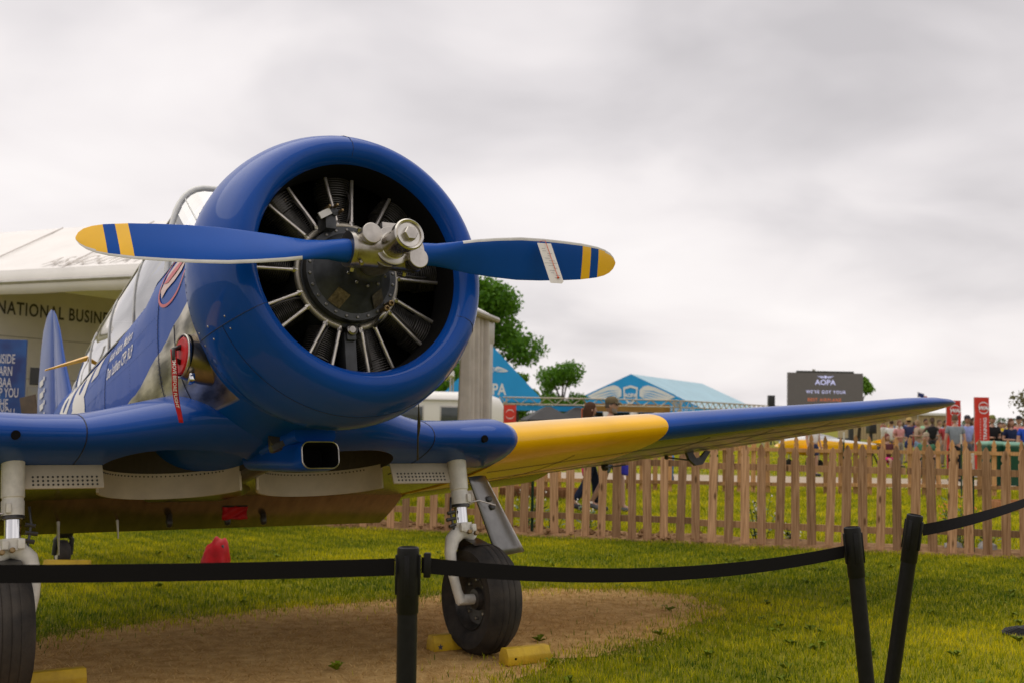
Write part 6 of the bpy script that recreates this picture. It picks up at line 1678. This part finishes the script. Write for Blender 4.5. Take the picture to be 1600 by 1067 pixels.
def body_mesh(pose):
    if ('b', pose) in _cache: return _cache['b', pose]
    J = joints(pose); V, E, Rr = [], [], []; idx = {}
    def v(n, r): idx[n] = len(V); V.append(J[n]); Rr.append(r); return idx[n]
    for n, r in (('pel', .115), ('wai', .105), ('che', .125), ('nb', .06), ('nt', .052)): v(n, r)
    E += [(0, 1), (1, 2), (2, 3), (3, 4)]
    for k in 'RL':
        a = [v('sh' + k, .058), v('el' + k, .042), v('wr' + k, .028), v('pa' + k, .030)]; E += [(2, a[0]), (a[0], a[1]), (a[1], a[2]), (a[2], a[3])]
        l = [v('hip' + k, .085), v('kn' + k, .056), v('an' + k, .038), v('to' + k, .034)]; E += [(0, l[0]), (l[0], l[1]), (l[1], l[2]), (l[2], l[3])]
    roots = {0}
    for s, k in ((-1, 'R'), (1, 'L')):
        p = Vector(J['pa' + k]); d = (p - Vector(J['wr' + k])).normalized(); w = Vector((0, 1, 0)) if abs(d.y) < .7 else Vector((1, 0, 0)); w = (w - d * w.dot(d)).normalized(); inn = Vector((-s, 0, 0)); inn = (inn - d * inn.dot(d)).normalized()
        for q, (o, L) in enumerate(((-.026, .062), (-.009, .072), (.009, .068), (.026, .052))):
            b0 = p + w * o - d * .015; pts = [b0, b0 + d * L * .5 + inn * .004, b0 + d * L + inn * .018]; i0 = len(V); roots.add(i0)
            for pt, r in zip(pts, (.0095, .0088, .0078)): V.append(tuple(pt)); Rr.append(r)
            E += [(i0, i0 + 1), (i0 + 1, i0 + 2)]
        b0 = p - d * .06 - w * .025; i0 = len(V); roots.add(i0)
        for pt, r in zip((b0, b0 - w * .022 + d * .03, b0 - w * .026 + d * .06 + inn * .01), (.0115, .010, .0085)): V.append(tuple(pt)); Rr.append(r)
        E += [(i0, i0 + 1), (i0 + 1, i0 + 2)]
    me = skin_mesh(V, E, Rr, roots)
    bm = bmesh.new(); bm.from_mesh(me)
    for f in bm.faces: f.material_index = 0; f.smooth = True
    head_into(bm); bm.to_mesh(me); bm.free()
    me.materials.clear()
    for m in ('skin light', 'eye dark', 'lip'): me.materials.append(SK[m])
    _cache['b', pose] = me; return me
SK = {'skin light': mat('skin light', (.42, .24, .165), .5), 'skin tan': mat('skin tan', (.33, .17, .10), .5), 'skin dark': mat('skin dark', (.085, .042, .026), .5), 'eye dark': mat('eye dark', (.02, .015, .012), .3), 'lip': mat('lip', (.30, .11, .09), .5)}
def chain_mesh(pose, key):
    """garments grown on the same skeleton"""
    if (key, pose) in _cache: return _cache[key, pose]
    J = joints(pose); g = lambda n: Vector(J[n])
    V, E, Rr = [], [], []; roots = {0}
    def add(p, r, par=None):
        V.append(tuple(p)); Rr.append(r)
        if par is not None: E.append((par, len(V) - 1))
        return len(V) - 1
    if key in ('tee', 'long', 'vest'):
        a = add(g('pel') + Vector((0, 0, -.03)), .150); b = add(g('wai'), .138, a); c = add(g('che'), .150, b); add(g('nb') - Vector((0, 0, .03)), .078, c)
        for k in 'RL':
            s_ = add(g('sh' + k), .078, c)
            if key == 'tee': add(g('sh' + k).lerp(g('el' + k), .62), .066, s_)
            if key == 'long': e_ = add(g('el' + k), .058, s_); add(g('wr' + k), .040, e_)
    elif key in ('trousers', 'shorts'):
        a = add(g('pel') + Vector((0, 0, .05)), .138)
        a = add(g('pel') + Vector((0, 0, -.02)), .140, a)
        for k in 'RL':
            h = add(g('hip' + k), .105, a)
            if key == 'shorts': add(g('hip' + k).lerp(g('kn' + k), .82), .088, h)
            else: q = add(g('kn' + k), .074, h); add(g('an' + k) + Vector((0, 0, .02)), .062, q)
    elif key[:4] == 'shoe':
        roots = set()
        for k in key[4]:
            i = len(V); roots.add(i); a = add(g('an' + k) + Vector((0, .03, -.035)), .052); b = add(g('an' + k).lerp(g('to' + k), .5) + Vector((0, 0, -.015)), .048, a); add(g('to' + k) + Vector((0, -.03, 0)), .042, b)
    me = skin_mesh(V, E, Rr, roots); _cache[key, pose] = me; return me
def cap_hair(long=0., cover=.1):
    C = Vector((0, -.012, 1.645)); mb = MB(); rr = []; n = 24
    for j in range(9):
        ph = lerp(.02, 1.0, j / 8) * math.pi * .62; ring = []
        for i in range(n):
            th = 2 * math.pi * i / n; fr = math.cos(th)       # + towards the face
            p_ = ph * (1 - .42 * max(0, fr) ** .7); q = Vector((math.sin(p_) * math.sin(th) * .083, -math.sin(p_) * math.cos(th) * .104, math.cos(p_) * .124))
            if long and j >= 6 and fr < .3: q.z -= long * (j - 5) / 3; q.x *= 1.02; q.y += .01
            ring.append(C + q)
        rr.append(ring)
    return mb.rings(rr, cap=(True, False))
def gar(me, name, mtl, parent):
    o = bpy.data.objects.new(name, me.copy()); o.data.materials.clear(); o.data.materials.append(mtl); link(o, parent); return o
_cm = {}
def cloth(c):
    k = tuple(round(x, 3) for x in c)
    if k not in _cm: _cm[k] = mat('cloth %d' % len(_cm), c, .85, 0, .2, var=.16, vscale=9, bump=.3, bscale=14)
    return _cm[k]
def person(px, D, rz, pose, label, top, bottom, shirt='tee', legs='trousers', skin='skin light', hair=(.05, .03, .02), long=0., hat=None, hatc=None, h=1.75, dz=0., shoes=(.06, .06, .07), glasses=False, beard=None, loc=None, group='people in the crowd'):
    p = loc if loc is not None else gx(px, D)
    e = empty('person', (p.x, p.y, dz), rz, label, 'person', group); s = h / 1.755; e.scale = (s, s, s)
    me = body_mesh(pose); o = bpy.data.objects.new('body', me); link(o, e)
    if skin != 'skin light':
        o.material_slots[0].link = 'OBJECT'; o.material_slots[0].material = SK[skin]
    gar(chain_mesh(pose, legs), legs, cloth(bottom), e); gar(chain_mesh(pose, shirt), 'shirt', cloth(top), e); gar(chain_mesh(pose, 'shoeR'), 'shoe', cloth(shoes), e); gar(chain_mesh(pose, 'shoeL'), 'shoe', cloth(shoes), e)
    if hair: cap_hair(long).build('hair', cloth(hair), e, smooth=True)
    C = Vector((0, -.012, 1.645))
    if hat == 'cap':
        q = MB().lathe([(.030, .098), (.06, .098), (.10, .082), (.125, .05), (.132, .004)], 24, 'z', C, cap=(False, True)); q.v = [(x * .88, (y - C.y) * 1.06 + C.y, z) for x, y, z in q.v]
        q.rings([[(C.x + x, C.y - .085 - .075 * math.cos(x / .075 * 1.3) * t, C.z + .034 + dz_ - .012 * t) for x in np.linspace(-.075, .075, 9)] for t, dz_ in ((0, .006), (1, .004), (1, -.004), (0, -.002))], closed=False)
        q.build('cap', cloth(hatc), e, smooth=True, angle=45)
    if hat == 'straw': MB().lathe([(.035, .19), (.045, .19), (.05, .10), (.12, .092), (.14, .07), (.145, .003)], 28, 'z', C, cap=(False, True)).build('straw_hat', cloth(hatc), e, smooth=True, angle=45)
    if glasses: MB().box((-.032, -.117, 1.652), (.046, .012, .032)).box((.032, -.117, 1.652), (.046, .012, .032)).box((0, -.118, 1.66), (.03, .006, .006)).box((-.078, -.06, 1.66), (.006, .11, .008)).box((.078, -.06, 1.66), (.006, .11, .008)).build('sunglasses', MATS['eye dark'], e, bevel=.004)
    if beard:
        rr = [[(x_ * w, -.105 + yy, z) for x_ in np.linspace(-1, 1, 9) for yy in [.055 * abs(x_) ** 2]] for z, w in ((1.60, .070), (1.565, .066), (1.53, .052), (1.515, .03))]
        MB().rings(rr, closed=False).build('beard', cloth(beard), e, smooth=True)
    return e
ST, WK, SI = 'stand', 'walk', 'sit'
PI = math.pi
# the couple walking just behind the near fence
gm = gnd(952, 801); gm = Vector((gm.x, gm.y, 0))
man = person(0, 0, R(62), (WK, 'swing'), 'man in olive cap and sunglasses walking behind the yellow wing', (.22, .15, .075), (.13, .17, .24), legs='shorts', hat='cap', hatc=(.13, .10, .055), glasses=True, beard=(.26, .22, .19), h=1.80, loc=gm, shoes=(.13, .13, .14), group='couple behind the fence', hair=(.10, .08, .06))
wm = Vector((gm.x - .33, gm.y + .05, 0))
wom = person(0, 0, R(105), (WK, 'swing'), 'brown-haired walker in dark jeans beside the man in the olive cap', (.10, .05, .05), (.012, .018, .04), h=1.72, long=.10, hair=(.075, .035, .02), loc=wm, group='couple behind the fence')
jk = empty('pink_jacket', (wm.x - .06, wm.y - .26, 0), 0, 'bright pink jacket hanging down behind the pickets', 'jacket')
rr = [[(w * math.cos(a) * (1 + .12 * math.sin(3 * a + z * 9)), .05 * math.sin(a), z) for a in np.linspace(0, 2 * PI, 16, endpoint=False)] for z, w in ((.58, .045), (.66, .062), (.80, .07), (.92, .065), (1.02, .045), (1.06, .02))]
MB().rings(rr).build('folded_cloth', mat('pink cloth', (.85, .04, .22), .7, var=.15, vscale=14), jk, smooth=True)
bg_ = empty('blue_bag', (gm.x + .24, gm.y - .16, 0), 0, 'royal blue bag carried by the man behind the fence', 'bag')
rr = [[(w * math.cos(a), .09 * math.sin(a), z) for a in np.linspace(0, 2 * PI, 18, endpoint=False)] for z, w in ((.60, .05), (.64, .12), (.78, .14), (.90, .11), (.94, .05))]
MB().rings(rr).build('sack', mat('royal blue cloth', (.025, .025, .42), .6, var=.15, vscale=9), bg_, smooth=True)
MB().tube([(-.08, 0, .92), (-.10, .03, 1.06), (0, .05, 1.15), (.08, .03, 1.06), (.08, 0, .92)], .012, 8).build('strap', MATS['royal blue cloth'], bg_, smooth=True)
# the crowd
person(1420, 46, PI, (ST, 'bent'), 'person seen from behind in navy shirt, navy shorts and straw hat', (.035, .04, .10), (.03, .045, .14), legs='shorts', hat='straw', hatc=(.48, .34, .13))
person(1434, 45, R(-80), (ST, 'bent'), 'person in tan shirt and light blue jeans facing left', (.36, .26, .19), (.20, .30, .46), hair=(.30, .20, .11), long=.06, h=1.68)
person(1446, 47, R(20), (ST, 'raise'), 'person in mint green shirt with one arm raised', (.32, .55, .34), (.30, .26, .20), skin='skin tan')
person(1456.5, 44, R(-10), (ST, 'hips'), 'person in black sleeveless top with dark skin', (.014, .014, .016), (.03, .03, .035), shirt='vest', skin='skin dark', h=1.78)
person(1467, 45, R(35), (ST, 'bent'), 'person in pale grey tee shirt and light trousers by the first banner', (.45, .44, .47), (.46, .43, .40), hair=(.10, .07, .04), h=1.72)
person(1405, 41, R(25), (ST, 'bent'), 'person in dusty pink shirt left of the navy shirt', (.52, .24, .23), (.30, .26, .24), hair=(.16, .08, .05), long=.05, h=1.64)
person(1393, 43, R(150), (ST, 'down'), 'person in white shirt seen past the wing underside', (.62, .60, .58), (.05, .05, .06), h=1.66)
def folding_chair(px, D, rz, label):
    c = gx(px, D); e = empty('folding_chair', (c.x, D, 0), rz, label, 'chair', 'folding chairs'); Mf = mat('chair frame', (.05, .05, .055), .4, .6)
    MB().box((0, -.08, .40), (.46, .42, .03)).build('seat', Mf, e, bevel=.01); MB().box((0, .17, .68), (.46, .03, .26)).build('backrest', Mf, e, bevel=.01)
    for s in (-1, 1):
        MB().tube([(s * .22, .18, .82), (s * .22, -.28, 0)], .013, 8).build('leg', Mf, e); MB().tube([(s * .22, -.26, .42), (s * .22, .25, 0)], .013, 8).build('leg', Mf, e)
folding_chair(1386, 36, R(15), 'folding chair under the seated person in magenta shorts')
person(1386, 36, R(15), (SI, 'bent'), 'seated person with magenta shorts and dark red hair', (.10, .03, .035), (.62, .03, .20), legs='shorts', hair=(.13, .035, .03), long=.08, h=1.62, dz=-.42)
folding_chair(1447, 31, R(-25), 'folding chair under the seated person in green and a cap')
person(1447, 31, R(-25), (SI, 'bent'), 'seated person in green shirt and white-fronted cap', (.05, .15, .08), (.03, .035, .05), hat='cap', hatc=(.30, .24, .17), h=1.7, dz=-.42)
person(1477, 42, R(10), (ST, 'down'), 'person in dull red shirt tucked behind the first red banner', (.36, .05, .06), (.20, .15, .12), skin='skin tan', h=1.68)
person(1492, 31.5, PI - .15, (ST, 'down'), 'broad man in grey tee shirt seen from behind', (.20, .23, .25), (.014, .014, .016), legs='trousers', hair=(.13, .08, .05), h=1.78)
person(1511, 36, R(15), (ST, 'down'), 'man in light blue shirt and dark cap between the red banners', (.30, .36, .68), (.13, .13, .16), legs='shorts', hat='cap', hatc=(.05, .05, .06), h=1.80)
person(1520, 39, R(30), (ST, 'bent'), 'person in black beside the light blue shirt', (.016, .016, .022), (.02, .02, .03), h=1.76, long=.1)
person(1550, 34.5, R(5), (ST, 'bent'), 'person in black printed tee shirt and olive cap right of the banner', (.014, .013, .015), (.05, .05, .06), hat='cap', hatc=(.16, .17, .05), h=1.80)
person(1562, 36, R(-5), (ST, 'down'), 'person in plain black tee shirt between two others at right', (.010, .010, .012), (.03, .03, .04), hair=(.08, .04, .03), h=1.62)
person(1579, 34, R(20), (ST, 'bent'), 'long-haired person in navy tee shirt with bright blue print', (.012, .02, .06), (.03, .03, .05), hair=(.10, .045, .025), long=.16, h=1.72)
person(1592, 37, R(-30), (ST, 'bent'), 'man in salmon pink shirt and black cap at the right', (.58, .20, .18), (.30, .26, .22), hat='cap', hatc=(.02, .02, .022), h=1.82)
person(1603, 33, R(10), (ST, 'down'), 'person in royal blue shirt cut by the right edge', (.02, .07, .42), (.10, .10, .12), h=1.74)
person(1271, 33, R(30), (ST, 'down'), 'person in white shirt under the wing beside the yellow airplane', (.66, .64, .62), (.03, .04, .09), legs='shorts', h=1.68, hat='cap', hatc=(.5, .5, .5))
person(1568, 62, R(0), (ST, 'down'), 'distant person in bright yellow top beyond the right-hand group', (.75, .55, .02), (.1, .1, .1), h=1.74)
person(1586, 66, R(40), (ST, 'down'), 'distant person in white top beyond the right-hand group', (.6, .58, .56), (.1, .1, .12), h=1.74)
person(1515, 58, R(-20), (ST, 'down'), 'distant person in dark clothes between the red banners', (.03, .03, .04), (.03, .03, .03), h=1.85)
# prints on two shirts
for (o_, nm) in ((None, None),): pass
# far crowd that reads as one mass
mb = MB()
for _ in range(60):
    px = random.choice([random.uniform(1380, 1480), random.uniform(1545, 1680), random.uniform(1380, 1680)]); D = random.uniform(75, 110); p = gx(px, D); hh = random.uniform(1.6, 1.85); c = random.randrange(6)
    mb.rings([[(p.x + r * math.cos(a), D + r * .6 * math.sin(a), z * hh / 1.75) for a in np.linspace(0, 6.283, 8, endpoint=False)] for z, r in ((.0, .10), (.8, .17), (.95, .18), (1.35, .22), (1.45, .16))], mi=c)
    mb.rings([[(p.x + r * math.cos(a), D + r * math.sin(a), z * hh / 1.75) for a in np.linspace(0, 6.283, 8, endpoint=False)] for z, r in ((1.46, .05), (1.52, .08), (1.62, .10), (1.72, .08), (1.76, .02))], mi=6 if random.random() < .5 else 7)
o = mb.build('distant_crowd', [cloth((.55, .53, .5)), cloth((.05, .06, .12)), cloth((.35, .06, .06)), cloth((.10, .16, .35)), cloth((.02, .02, .02)), cloth((.5, .4, .1)), SK['skin tan'], cloth((.06, .04, .03))], smooth=True)
tag(o, 'far-off crowd of people along the horizon at right', 'crowd', kind='stuff')
print('objects', len(bpy.data.objects))
